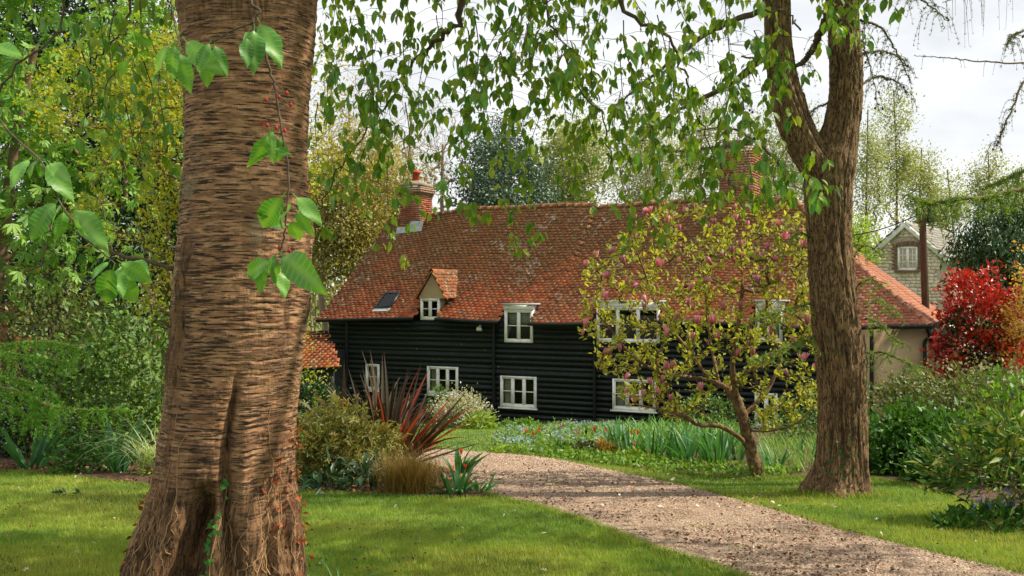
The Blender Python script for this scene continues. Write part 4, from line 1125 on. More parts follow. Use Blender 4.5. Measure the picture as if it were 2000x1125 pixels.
def hanger(x, y0, y1, d, sway=30, dens=1.0, r=.004):
    m = max(3, int((y1 - y0) / 45)); ys = np.linspace(y0, y1, m); xs = x + np.cumsum(rng.normal(size=m)) * sway * .5
    P = spline(np.array([W(a, b, d + .15 * rng.normal() * (i > 0)) for i, (a, b) in enumerate(zip(xs, ys))]), 4 * m)
    tw.tube(P, np.linspace(r, .0012, len(P)), 5)
    L = np.linalg.norm(np.diff(P, axis=0), axis=1).sum(); n = int(L / .040 * dens)
    for k in range(n):
        u = (k + rng.random()) / n
        if u < .06: continue
        p = P[int(u * (len(P) - 1))]; t = norm(P[min(len(P) - 1, int(u * (len(P) - 1)) + 1)] - p)
        if rng.random() < .5:                          # a side shoot
            a = rng.random() * 2 * math.pi; q = p + np.array([math.cos(a) * .17, math.sin(a) * .15, .03 - .12 * rng.random()]) * (.6 + rng.random())
            tw.tube([p, (p + q) / 2 + [0, 0, .015], q], [.0018, .0014, .001], 4); leaf_spray(q, t, 3 + int(rng.random() * 3), .077)
        else: leaf_spray(p, t, 2 + int(rng.random() * 2.8), .077)
HANG = [(632, -70, 110), (660, -60, 150), (628, 60, 200), (655, 120, 240), (640, 200, 290), (700, -60, 150), (690, 90, 300), (720, 180, 390), (745, -60, 110), (735, 140, 290), (765, 60, 250), (745, 300, 510), (700, 290, 400),
        (790, -60, 120), (800, 80, 200), (815, 200, 390), (830, -60, 90), (835, 100, 250), (860, 30, 230), (885, 150, 435), (900, 60, 260), (925, -60, 90), (935, 30, 230), (955, -60, 260), (975, 100, 330), (1000, -60, 160), (1010, 60, 200), (1032, 100, 300),
        (1055, -60, 130), (1060, 120, 330), (1080, -60, 200), (1095, 100, 495), (1120, -60, 180), (1130, 80, 300), (1160, 100, 400), (1150, -60, 150), (1195, 180, 490), (1185, -60, 240), (1215, 120, 330), (1225, 40, 395), (1250, -60, 220), (1262, 80, 270),
        (1290, 30, 260), (1300, 150, 320), (1330, 80, 300), (1345, -60, 130), (1362, 180, 475), (1385, 200, 420), (1375, -60, 170), (1405, 120, 300), (1425, 220, 400), (1445, -60, 160), (1455, 150, 385), (1480, 60, 250), (1490, 240, 400), (1515, 280, 400), (1535, 300, 395), (1550, 330, 385), (1540, 60, 170), (1520, -60, 140),
        (1655, -60, 60), (1690, -60, 70), (1700, -20, 85), (1640, -60, 20)]
for x, y0, y1 in HANG:
    hanger(x, y0, y1, 6.0 + 1.9 * rng.random() if x < 1500 else 6.0 + .5 * rng.random(), dens=.86)
for x, y0, y1 in ((250, 20, 260), (280, -60, 200), (205, 60, 330), (165, 100, 300), (300, 60, 360), (240, 200, 350), (265, 120, 330), (120, -60, 60), (190, -60, 90), (60, -60, 40), (310, -60, 60)):
    hanger(x, y0, y1, 5.2 + 1.2 * rng.random(), dens=.42)
for P, n in ((L1, 34), (L2, 30), (L3, 14), (L4, 22), (L5, 8)):       # leaves on the limbs' own ends
    for k in range(n):
        p = P[int(len(P) * (.5 + .5 * rng.random())) - 1]
        q = p + rng.normal(size=3) * [.14, .12, .08] - [0, 0, .05]; tw.tube([p, q], [.002, .001], 4); leaf_spray(q, np.array([0, 0, -1.]), 4, .077)
tw.build('hanging_twigs', M_TWIG, cherry, True, kind='stuff')
LP, LD, LN, LS = map(np.array, (LP, LD, LN, LS))
vis = (LS / LP[:, 1]) * ((LP[:, 2] < EYE + .293 * LP[:, 1]) & (np.abs(LP[:, 0]) < .515 * LP[:, 1]))
order = np.argsort(-vis); n_ind = 300 - leafcount
for k in order[:n_ind]: leaf_obj(cherry, LEAF_MESHES[int(k) % 7], LP[k], LD[k], LN[k], LS[k])
fo = MB(); rest = order[n_ind:]; scatter(fo, ROUND6, LP[rest], LD[rest], LN[rest], LS[rest])
# the crown overhead, out of the picture but shading the lawn
def overhead(c, r, n_cl, per, sig, size, T=DIAMOND):
    C_ = ellipsoid_targets(c, r, n_cl, .15); P = np.repeat(C_, per, axis=0) + rng.normal(size=(n_cl * per, 3)) * sig
    keep = (P[:, 2] > EYE + .33 * np.abs(P[:, 1]) + .35) & (P[:, 2] > 3.6)
    sd_ = np.array(to_sun); w_ = P - np.array([-.9, 4.5, 1.25]); keep &= np.linalg.norm(w_ - (w_ @ sd_)[:, None] * sd_, axis=1) > .62          # a gap in the crown: the sun reaches the trunk
    P = P[keep]; D = norm(rand_dirs(len(P)) * [1, 1, .6] + [0, 0, -.7]); scatter(fo, T, P, D, norm(rand_dirs(len(P)) + [0, 0, .9]), size * (.7 + .6 * rng.random(len(P))))
    return C_[C_[:, 2] > EYE + .33 * np.abs(C_[:, 1]) + .35]
OC = overhead((1.4, 6.0, 6.7), (7.6, 6.0, 2.3), 300, 90, .27, .12)
fo.build('foliage', M_CHERRYLEAF2, cherry, kind='stuff')
sk = Skeleton(); sk.path([TOP - [0, 0, .2], TOP + [0, .1, .9], TOP + [.3, .2, 1.8]], 6); sk.reach(OC, .3, .06); b = MB(); sk.draw(b, .010, .5); b.build('branches', M_TWIG, cherry, True)

# dead ivy stems and live ivy on the foot of the trunk
M_VINE = mat('dry_ivy_stem', ['#7a5c40', '#93724f', '#a88762', '#644a34'], nscale=25, rough=0.9, rnd=.5, coords='World')
iv = MB()
for k in range(105):
    th = rng.uniform(-1.45, 1.35); z0 = rng.uniform(-.05, .45); L = rng.uniform(.2, .75) * (1.5 if k < 16 else .8); n = 26
    if abs(th + .05) < .2 and z0 < .5: continue
    zz = z0 + np.linspace(0, L, n); ths = th + np.cumsum(rng.normal(size=n)) * .016 + .05 * np.sin(np.linspace(0, 7, n) + k) + .10 * rng.normal() * np.linspace(0, 1, n)
    P, _, _ = trunk_pt(ths, zz); P = P + np.stack([np.sin(ths), -np.cos(ths), 0 * ths], -1) * .0005
    r = rng.uniform(.0012, .0034) * (1.3 if k < 12 else 1); iv.tube(P, np.linspace(r, r * .4, n), 5)
iv.build('dry_ivy_stems', M_VINE, cherry, True)
M_IVY = leaf_mat('ivy_leaf', ['#2f6b2a', '#4a8a35', '#3b7a30', '#6a9c48'], trans=.2, rough=.4)
M_IVYD = leaf_mat('dark_ivy_leaf', ['#22441f', '#305a28', '#2a4c22'], trans=.12, rough=.4)
M_RUST = leaf_mat('withered_leaf', ['#7d3a1f', '#a4512b', '#8a5a35', '#5c3422'], trans=.2, rough=.7)
IVY = _t([(0, 0, 0), (.42, .08, .03), (.3, .4, .05), (.16, .45, .05), (0, 1, -.06), (-.16, .45, .05), (-.3, .4, .05), (-.42, .08, .03)], [(0, 1, 2), (0, 2, 3), (0, 3, 4), (0, 4, 5), (0, 5, 6), (0, 6, 7)])
_im = MB(); _im.add(IVY[0], IVY[1], .2); IVY_MESH = _im.mesh('ivy_leaf', M_IVY)
ivy = thing('ivy', tuple(trunk_pt(.33, .05)[0]), 'fresh green ivy climbing the cleft at the foot of the large cherry trunk', 'ivy')
zs = np.linspace(-.03, .78, 30); P, _, _ = trunk_pt(.26 + .05 * np.sin(zs * 11), zs); b = MB(); b.tube(P + [0, -.006, 0], .003, 5); b.build('stem', M_VINE, ivy)
for k in range(58):
    z = rng.random() ** 1.5 * .78; th = .22 + .06 * np.sin(z * 11) + rng.normal() * (.075 - .04 * z); p, _, _ = trunk_pt(th, z)
    o = np.array([math.sin(th), -math.cos(th), 0]); leaf_obj(ivy, IVY_MESH, p + o * .014, np.array([rng.normal() * .5, 0, -.7]), norm(o + rng.normal(size=3) * .35 + [0, 0, .3]), .028 + .022 * rng.random())
    ivy.children[-1].name = 'ivy_leaf'
ru = MB(); n = 150
th = rng.uniform(.85, 1.75, n); z = rng.uniform(0, .95, n); P, _, _ = trunk_pt(th, z); o = np.stack([np.sin(th), -np.cos(th), 0 * th], -1)
scatter(ru, DIAMOND, P + o * .01, norm(rng.normal(size=(n, 3)) + o * .8), norm(rand_dirs(n) + o), .022 + .02 * rng.random(n))
n = 90; th = rng.uniform(-1.9, -1.1, n); z = rng.uniform(0, .9, n); P, _, _ = trunk_pt(th, z); o = np.stack([np.sin(th), -np.cos(th), 0 * th], -1)
scatter(ru, DIAMOND, P + o * .008, norm(rng.normal(size=(n, 3)) + o * .8), norm(rand_dirs(n) + o), .02 + .02 * rng.random(n))
ru.build('withered_leaves', M_RUST, cherry)

# ================================================================== THE LARCH with the forked trunk
M_LARCHBARK = bark_mat('larch_bark', ['#3c2d1f', '#4a3827', '#33261a', '#554230'], ('#2f2318', '#40301f'), ['#553f2a', '#6f563b', '#866b4a', '#927853'], '#6c6840')
M_LARCHLEAF = leaf_mat('larch_needle', ['#55762c', '#6f8f36', '#89a544', '#5f8030'], trans=.35, rough=.6)
M_LARCHDARK = leaf_mat('larch_shoot', ['#4f5f30', '#5f7038', '#6f8244', '#544c34'], trans=.3, rough=.6)
LD0 = 10.4
def bark_tube(b, pts, rads, nth, nz, seed, zs_attr, foot=False):
    P = spline(pts, nz); R = np.interp(np.linspace(0, 1, nz), np.linspace(0, 1, len(rads)), rads)
    T = norm(np.gradient(P, axis=0)); A = norm(np.cross(T, np.tile([0., 1., 0.], (nz, 1)))); B_ = np.cross(T, A)
    th = np.linspace(0, 2 * np.pi, nth, endpoint=False)
    Th, Zi = np.meshgrid(th, np.arange(nz)); c, s_ = np.cos(Th), np.sin(Th)
    L = np.concatenate([[0], np.cumsum(np.linalg.norm(np.diff(P, axis=0), axis=1))])[Zi]
    q = np.stack([c, s_, L], -1)
    w = fbm(q * [1.2, 1.2, 1.0], seed, 3) - .5
    vn = fbm(np.stack([c * 7.5 + w, s_ * 7.5, L * 2.6], -1), seed + 7, 4); rd = 1 - np.abs(2 * vn - 1)
    fine = fbm(np.stack([c * 16, s_ * 16, L * 16], -1), seed + 13, 3) - .5
    rr = R[Zi] * (1 + .13 * w)
    if foot:
        low = sstep(.65, 0, L); rr = rr * (1 + low * (.16 * np.cos(5 * Th + .5) + .10 * np.cos(3 * Th + 2)))
    rr = rr + (rd - .72) * .052 * np.minimum(1, R[Zi] / .2) + fine * .024
    V = P[Zi] + rr[..., None] * (c[..., None] * A[Zi] + s_[..., None] * B_[Zi])
    i, j = np.meshgrid(np.arange(nz - 1), np.arange(nth), indexing='ij'); k = (j + 1) % nth
    b.add(V.reshape(-1, 3), np.stack([i * nth + j, i * nth + k, (i + 1) * nth + k, (i + 1) * nth + j], -1).reshape(-1, 4), .5)
    zs_attr.append(np.clip(sstep(.45, .80, rd).ravel(), 0, 1))
larch = thing('larch_tree', G(1642, 968), 'tall larch with a furrowed brown trunk forking in two beside the drive', 'tree')
b = MB(); za = []
def lp(y, l, r): return W((l + r) / 2, y, LD0), (r - l) / 2 / F * LD0
rows = [(985, 1562, 1716), (965, 1573, 1706), (945, 1584, 1701), (920, 1593, 1697), (880, 1599, 1692), (820, 1601, 1690), (760, 1600, 1688), (700, 1596, 1683), (620, 1589, 1674), (550, 1583, 1667), (470, 1580, 1660), (420, 1576, 1660), (360, 1572, 1663), (320, 1580, 1669), (280, 1598, 1673), (240, 1612, 1677), (180, 1622, 1682), (120, 1622, 1682), (70, 1620, 1677), (0, 1615, 1673), (-90, 1612, 1668), (-300, 1600, 1655), (-700, 1590, 1630)]
q = [lp(*r) for r in rows]; bark_tube(b, [a for a, _ in q], [c for _, c in q], 160, 680, 61, za, True)
rows = [(400, 1592, 1650), (350, 1575, 1640), (320, 1560, 1625), (285, 1538, 1601), (250, 1522, 1585), (200, 1506, 1568), (150, 1499, 1553), (90, 1495, 1544), (0, 1493, 1540), (-90, 1490, 1536), (-300, 1470, 1512), (-600, 1440, 1470)]
q = [lp(*r) for r in rows]; bark_tube(b, [a + [0, -.03, 0] for a, _ in q], [c for _, c in q], 110, 300, 71, za)
me = b.mesh('trunk', M_LARCHBARK, True)
for n_, v in (('fur', np.concatenate(za)), ('lent', np.zeros(len(np.concatenate(za))))):
    a = me.attributes.new(n_, 'FLOAT', 'POINT'); a.data.foreach_set('value', v.astype(np.float32))
put('trunk', me, larch)
wood, needle, dark, cone = MB(), MB(), MB(), MB()
def larch_branch(pts, r0, r1, hang, dens, M, size=.035, cones=0.0, n=40, side=0.5, gap=.035):
    """a limb with hanging shoots, tufts of needles along them"""
    P = spline(np.array([W(*p) for p in pts]), n); wood.tube(P + rng.normal(size=P.shape) * .006, np.linspace(r0, r1, n), 7)
    L = np.linalg.norm(np.diff(P, axis=0), axis=1).sum(); TP = []
    def along(Q):
        l = np.linalg.norm(np.diff(Q, axis=0), axis=1).sum(); m = max(2, int(l / gap)); u = np.linspace(0, len(Q) - 1.001, m); i = u.astype(int); f = (u - i)[:, None]
        TP.append(Q[i] * (1 - f) + Q[i + 1] * f)
    along(P[n // 4:])
    for k in range(int(L * dens)):
        u = .08 + .92 * (k + rng.random()) / (L * dens); u = min(u, .999); p = P[int(u * (n - 1))]
        h = hang * (.35 + .9 * rng.random()); a = rng.random() * 2 * math.pi; o = np.array([math.cos(a), math.sin(a), 0]) * side * h
        Q = spline([p, p + o * .6 + [0, 0, -.12 * h], p + o + [0, 0, -h * (1 - .5 * side)]], 7); wood.tube(Q, np.linspace(.0035, .0012, 7), 4); along(Q)
    TP = np.concatenate(TP); TP = TP + rng.normal(size=TP.shape) * .006; m = len(TP)
    scatter(M, TUFT, TP, norm(rand_dirs(m) + [0, 0, -.1]), rand_dirs(m), size * (.6 + .7 * rng.random(m)))
    if cones:
        for p in TP[rng.random(m) < cones]: lathe(cone, p, [(.002, -.016), (.012, -.006), (.013, .004), (.004, .016)], 6)
D_ = LD0
larch_branch([(1500, 100, D_), (1445, 150, D_ + .2), (1385, 186, D_ + .5), (1310, 225, D_ + .8), (1235, 290, D_ + 1)], .05, .006, .55, 20, dark, cones=.04, n=50)
larch_branch([(1505, 15, D_), (1390, 60, D_ - .1), (1330, 105, D_ - .2), (1265, 155, D_ - .2), (1195, 215, D_)], .035, .006, .40, 16, dark, cones=.03)
larch_branch([(1500, 255, D_ + .3), (1440, 285, D_ + .6), (1370, 290, D_ + 1.), (1280, 300, D_ + 1.4)], .02, .004, .45, 18, dark, cones=.03)
larch_branch([(1540, 340, D_ + .2), (1480, 280, D_ + .5), (1420, 250, D_ + .9), (1330, 260, D_ + 1.2)], .02, .004, .35, 14, dark)
larch_branch([(1622, 20, D_ + .3), (1600, 70, D_ + .4), (1578, 112, D_ + .5), (1540, 130, D_ + .8), (1450, 110, D_ + 1.2)], .055, .01, .40, 14, dark, cones=.02)
larch_branch([(1680, 40, D_), (1720, 55, D_ + .2), (1755, 110, D_ + .4), (1778, 160, D_ + .5)], .015, .004, .42, 18, dark, cones=.05)
larch_branch([(1684, 105, D_), (1720, 100, D_ + .2), (1755, 112, D_ + .4), (1782, 140, D_ + .5)], .015, .004, .35, 18, dark, cones=.06)
larch_branch([(1682, 165, D_), (1715, 150, D_ + .3), (1750, 160, D_ + .5), (1775, 185, D_ + .6)], .014, .004, .30, 18, dark, cones=.06)
larch_branch([(1684, 60, D_ - .1), (1690, 100, D_ - .2), (1705, 150, D_ - .3), (1715, 215, D_ - .3)], .012, .003, .25, 14, dark, cones=.04)
larch_branch([(1670, -40, D_), (1740, -30, D_ + .2), (1800, 0, D_ + .5), (1850, 40, D_ + .7)], .02, .004, .5, 16, dark, cones=.03)
larch_branch([(1620, 200, D_ + .2), (1590, 215, D_ + .5), (1575, 250, D_ + .6)], .012, .004, .3, 16, dark)
for pts in ([(1598, 588, D_), (1555, 600, D_ - .2), (1510, 612, D_ - .4), (1480, 618, D_ - .5)], [(1600, 655, D_), (1555, 670, D_ - .2), (1510, 690, D_ - .5), (1462, 705, D_ - .7)], [(1590, 470, D_), (1565, 455, D_ - .1), (1540, 468, D_ - .2)],
            [(1690, 622, D_), (1715, 630, D_ - .3), (1745, 662, D_ - .4), (1765, 672, D_ - .4)], [(1692, 690, D_), (1730, 690, D_ - .3), (1770, 708, D_ - .5), (1810, 722, D_ - .6)], [(1672, 560, D_), (1700, 545, D_ - .1), (1725, 560, D_ - .2)], [(1668, 500, D_), (1690, 478, D_), (1722, 500, D_)], [(1690, 600, D_), (1715, 585, D_ + .1), (1745, 620, D_ + .2)]):
    larch_branch(pts, .010, .003, .22, 22, needle, size=.040, n=24, side=.8, gap=.024)
larch_branch([(1688, 655, D_ - .1), (1693, 720, D_ - .2), (1690, 790, D_ - .2)], .008, .004, .3, 8, needle, size=.03, n=20)
# twigs up in the crown, out of the picture, that shade the ground
for k in range(26):
    a = rng.random() * 2 * math.pi; z = rng.uniform(5.6, 9.5); c0 = W(1640, 0, LD0); o = np.array([c0[0] - .2, LD0, z]); e = o + np.array([math.cos(a), math.sin(a), -.15]) * rng.uniform(1.2, 2.6)
    inv = lambda p: (1000 + p[0] / p[1] * F, 570 - (p[2] - EYE) / p[1] * F, p[1])
    if min(e[2], o[2]) < EYE + .33 * max(o[1], e[1]): continue
    larch_branch([inv(o), inv((o + e) / 2 + [0, 0, .15]), inv(e)], .03, .006, .5, 16, dark, size=.05, n=20, gap=.05)
wood.build('branches', M_TWIG, larch, True); needle.build('needles', M_LARCHLEAF, larch, kind='stuff'); dark.build('old_needles', M_LARCHDARK, larch, kind='stuff'); cone.build('cones', M_TWIG, larch, kind='stuff')
# creeping ivy on its foot
li = thing('ivy', G(1640, 968), 'small dark ivy creeping up the foot of the forked larch trunk', 'ivy')
b = MB(); n = 34; y = rng.uniform(845, 960, n); x = 1640 + (y - 880) * .1 + rng.normal(size=n) * 14; P = np.array([W(a, c, LD0 - .27 - .08 * max(0, (c - 900) / 60)) for a, c in zip(x, y)])
scatter(b, IVY, P, norm(rng.normal(size=(n, 3)) * [.5, .1, .3] + [0, 0, -.8]), norm(rng.normal(size=(n, 3)) * .6 + [0, -1, .3]), .035 + .025 * rng.random(n)); b.build('foliage', M_IVYD, li)
b = MB(); b.tube(spline([W(1645, 965, LD0 - .33), W(1640, 915, LD0 - .27), W(1632, 840, LD0 - .25)], 12), .004, 5); b.build('stem', M_VINE, li)

# ================================================================== THE MAGNOLIA
M_MAGLEAF = leaf_mat('magnolia_leaf', ['#869234', '#a3a640', '#b8b24e', '#748a36', '#9aa242'], trans=.5, rough=.5)
M_MAGBARK = mat('magnolia_bark', ['#3f2f20', '#5d4730', '#7a6142', '#6b6a42'], nscale=18, detail=8, rough=.9, bump=.6, bdist=.02, coords='World')
MG = 12.2
mg = thing('magnolia_tree', G(1480, 938), 'small crooked magnolia in pink flower and yellow green leaf before the cottage', 'tree')
sk = Skeleton()
def mp(*p): return [W(x, y, MG + dd) for x, y, dd in p]
t0 = sk.path(mp((1484, 945, 0), (1478, 920, 0), (1469, 890, 0), (1460, 850, 0), (1450, 815, 0), (1440, 785, 0), (1420, 758, .05), (1385, 742, .1), (1350, 736, .2)), 20)
sk.path(mp((1462, 878, -.02), (1445, 855, -.1), (1405, 832, -.15), (1365, 830, -.2), (1335, 812, -.3), (1290, 800, -.4), (1240, 790, -.4)), 16, t0[5])
sk.path(mp((1452, 812, .05), (1475, 790, .1), (1500, 762, .2), (1520, 715, .3), (1535, 650, .3)), 10, t0[9])
sk.path(mp((1440, 780, 0), (1430, 720, -.2), (1440, 650, -.3), (1450, 560, -.3), (1445, 480, -.3)), 12, t0[11])
sk.path(mp((1385, 742, .1), (1350, 690, .3), (1310, 640, .4), (1270, 560, .4), (1240, 480, .3)), 12, t0[16])
sk.path(mp((1350, 736, .2), (1300, 730, .0), (1240, 700, -.3), (1190, 640, -.4), (1155, 600, -.4)), 12, t0[19])
sk.path(mp((1405, 750, .1), (1390, 680, .5), (1380, 600, .7), (1370, 500, .7)), 10, t0[14])
sk.path(mp((1458, 840, 0), (1500, 842, -.2), (1550, 830, -.3), (1585, 800, -.3)), 8, t0[7])
cpx = [(1130, 650), (1128, 590), (1150, 510), (1205, 455), (1260, 405), (1340, 392), (1400, 372), (1470, 392), (1540, 400), (1590, 440), (1612, 560), (1615, 700), (1600, 810), (1540, 838), (1420, 825), (1300, 815), (1210, 775), (1150, 690)]
tg = []
while len(tg) < 540:
    x, y = rng.uniform(1120, 1620), rng.uniform(370, 840)
    if not in_poly(np.array([x]), np.array([y]), cpx)[0]: continue
    if y > 760 and 1380 < x < 1470: continue
    rd_ = 1 - ((x - 1370) / 270) ** 2 - ((y - 600) / 260) ** 2
    tg.append(W(x, y, MG + rng.uniform(-1, 1) * 1.25 * math.sqrt(max(.08, rd_))))
tips = sk.reach(tg, -.25, .05, 5, origin=W(1460, 840, MG))
b = MB(); sk.draw(b, .0048, .50, 6, rmax=.08); b.build('branches', M_MAGBARK, mg, True)
trunkb = MB(); P = spline(np.array(mp((1488, 952, 0), (1478, 920, 0), (1469, 890, 0), (1460, 850, 0), (1450, 815, 0), (1440, 785, 0), (1420, 758, .05))), 40); trunkb.tube(P + rng.normal(size=P.shape) * .004, np.interp(np.linspace(0, 1, 40), [0, .08, .3, 1], [.115, .088, .076, .062]), 14); trunkb.build('trunk', M_MAGBARK, mg, True)
lb = MB(); P, D = [], []
for ids in tips:
    for _ in range(12):
        u = rng.random() ** .6; k = min(len(ids) - 1, int(u * len(ids))); p = sk.P[ids[k]]; t = norm(sk.P[ids[k]] - sk.P[ids[k] - 1] if k else sk.P[ids[-1]] - sk.P[ids[0]])
        P.append(p + rng.normal(size=3) * .028); D.append(norm(t * .6 + rng.normal(size=3) * .7 + [0, 0, .35]))
P, D = np.array(P), np.array(D); scatter(lb, ROUND6, P, D, norm(rand_dirs(len(P)) + [0, 0, 1.0]), .042 + .042 * rng.random(len(P))); lb.build('foliage', M_MAGLEAF, mg, kind='stuff')

def petal_mat():
    m, N, L = new_mat('magnolia_petal'); out = N.new('ShaderNodeOutputMaterial'); pb = N.new('ShaderNodeBsdfPrincipled'); pb.inputs['Roughness'].default_value = .5
    a = N.new('ShaderNodeAttribute'); a.attribute_name = 'rnd'; oi = N.new('ShaderNodeObjectInfo')
    r1 = ramp(N, ['#b94c66', '#d27a8c', '#e2a4a6', '#edcac4']); L.new(a.outputs['Fac'], r1.inputs['Fac'])
    hs = N.new('ShaderNodeHueSaturation'); mr = N.new('ShaderNodeMapRange'); mr.inputs['To Min'].default_value = .65; mr.inputs['To Max'].default_value = 1.25; L.new(oi.outputs['Random'], mr.inputs['Value'])
    L.new(mr.outputs[0], hs.inputs['Value']); L.new(r1.outputs[0], hs.inputs['Color']); L.new(hs.outputs[0], pb.inputs['Base Color'])
    tr = N.new('ShaderNodeBsdfTranslucent'); L.new(hs.outputs[0], tr.inputs['Color']); mx = N.new('ShaderNodeMixShader'); mx.inputs[0].default_value = .3
    L.new(pb.outputs[0], mx.inputs[1]); L.new(tr.outputs[0], mx.inputs[2]); L.new(mx.outputs[0], out.inputs['Surface']); return m
M_PETAL = petal_mat()
def bloom_mesh(name, m, npet, openness, width, rows=4, inner=True):
    b = MB()
    for ringn, (cnt, op, ln) in enumerate(((npet, openness, 1.0),) + (((npet - 2, openness * .45, .95),) if inner else ())):
        for k in range(cnt):
            a = 2 * math.pi * (k + .5 * ringn) / cnt; V, R = [], []
            for i in range(rows + 1):
                t = i / rows; w = width * math.sin(math.pi * min(.97, .12 + .80 * t)) ; rad = .10 + (math.sin(t * 2.1) * .32 * (.5 + op) + op * t * t * .55); zz = ln * (t - op * .25 * t * t)
                for x in (-1, 0, 1):
                    rr = rad - .05 * abs(x); da = x * w / max(.18, rad + .1); V.append((rr * math.cos(a + da), rr * math.sin(a + da), zz)); R.append(min(1, t * (.55 if not ringn else .9)))
            b.add(V, np.array([(i * 3 + j, i * 3 + j + 1, i * 3 + j + 4, i * 3 + j + 3) for i in range(rows) for j in range(2)]), np.array(R))
    return b.mesh(name, m, True)
BL_OPEN, BL_CUP, BL_BUD = bloom_mesh('blossom', M_PETAL, 6, .55, .26), bloom_mesh('blossom', M_PETAL, 6, .08, .27), bloom_mesh('blossom', M_PETAL, 4, .0, .16, inner=False)
FL = [(1240, 427), (1268, 412), (1275, 440), (1258, 418), (1243, 435), (1302, 435), (1318, 440), (1305, 402), (1312, 428), (1327, 448), (1336, 408), (1363, 402), (1382, 440), (1395, 435), (1430, 408), (1445, 480), (1448, 498), (1430, 490), (1235, 466), (1188, 490), (1165, 500), (1143, 518), (1188, 540), (1220, 510), (1222, 548), (1235, 555), (1182, 582), (1360, 550), (1372, 545), (1315, 558), (1330, 505), (1362, 495), (1408, 500), (1480, 500), (1510, 512), (1514, 520), (1482, 550), (1495, 565), (1500, 480), (1142, 635), (1138, 650), (1190, 688), (1212, 680), (1220, 735), (1225, 762), (1262, 585), (1258, 600), (1318, 622), (1365, 628), (1388, 628), (1300, 650), (1305, 648), (1352, 658), (1512, 640), (1505, 648), (1460, 672), (1438, 690), (1470, 690), (1540, 730), (1577, 628), (1552, 665), (1592, 715), (1570, 700), (1302, 722), (1312, 715), (1290, 765), (1310, 778), (1370, 758), (1548, 705), (1255, 770), (1240, 780), (1405, 655), (1415, 600), (1425, 608), (1345, 592), (1280, 585), (1460, 440), (1590, 440)]
FL = FL + [(x, y) for x, y in zip(rng.uniform(1140, 1600, 150), rng.uniform(385, 800, 150)) if in_poly(np.array([x]), np.array([y]), cpx)[0]][:30]
for i, (x, y) in enumerate(FL):
    rd_ = max(.05, 1 - ((x - 1370) / 270) ** 2 - ((y - 600) / 260) ** 2)
    p = W(x, y + 6, MG - 1.15 * math.sqrt(rd_) * (.5 + .55 * rng.random()) ); me = (BL_CUP, BL_CUP, BL_CUP, BL_BUD, BL_OPEN, BL_CUP)[int(rng.random() * 6)]
    A = np.array(sk.P); k = int(np.argmin(np.linalg.norm(A - p, axis=1))); q_ = A[k]; p2 = q_ + (p - q_) * min(1.0, .16 / (np.linalg.norm(p - q_) + 1e-6)) if False else p
    s_ = .080 + .035 * rng.random(); s_ *= (.72 if me is BL_BUD else 1)
    M = Matrix.Translation(p) @ Matrix.Rotation(rng.random() * 6, 4, 'Z') @ Matrix.Rotation(rng.normal() * .5, 4, 'X') @ Matrix.Diagonal((s_, s_, s_ * 1.05, 1))
    put('blossom', me, mg, mw=M)
    FLP = (q_, p); b_ = None
    if i == 0: stalk = MB()
    stalk.tube(spline([q_, (q_ + p) / 2 + [0, 0, -.02], p], 5), .004, 4)
    n = 5; scatter(stalk_l := (MB() if i == 0 else stalk_l), ROUND6, p + rng.normal(size=(n, 3)) * .03 - [0, 0, .03], norm(rand_dirs(n) + [0, 0, .4]), norm(rand_dirs(n) + [0, 0, 1]), .05 + .04 * rng.random(n))
stalk.build('flowering_shoots', M_MAGBARK, mg, kind='stuff'); stalk_l.build('shoot_leaves', M_MAGLEAF, mg, kind='stuff')

# ================================================================== builders for plants
def stand(px, py, h):
    """where a thing of height h must stand for its top to show at a picture position"""
    lo, hi = 3.0, 60.0
    for _ in range(50):
        m = .5 * (lo + hi); w = W(px, py, m)
        if w[2] - float(ground(w[0], w[1])) > h: lo = m
        else: hi = m
    w = W(px, py, lo); return np.array([w[0], w[1], float(ground(w[0], w[1]))]), lo

def foot(px, d):
    w = W(px, 570, d); return np.array([w[0], w[1], float(ground(w[0], w[1]))])

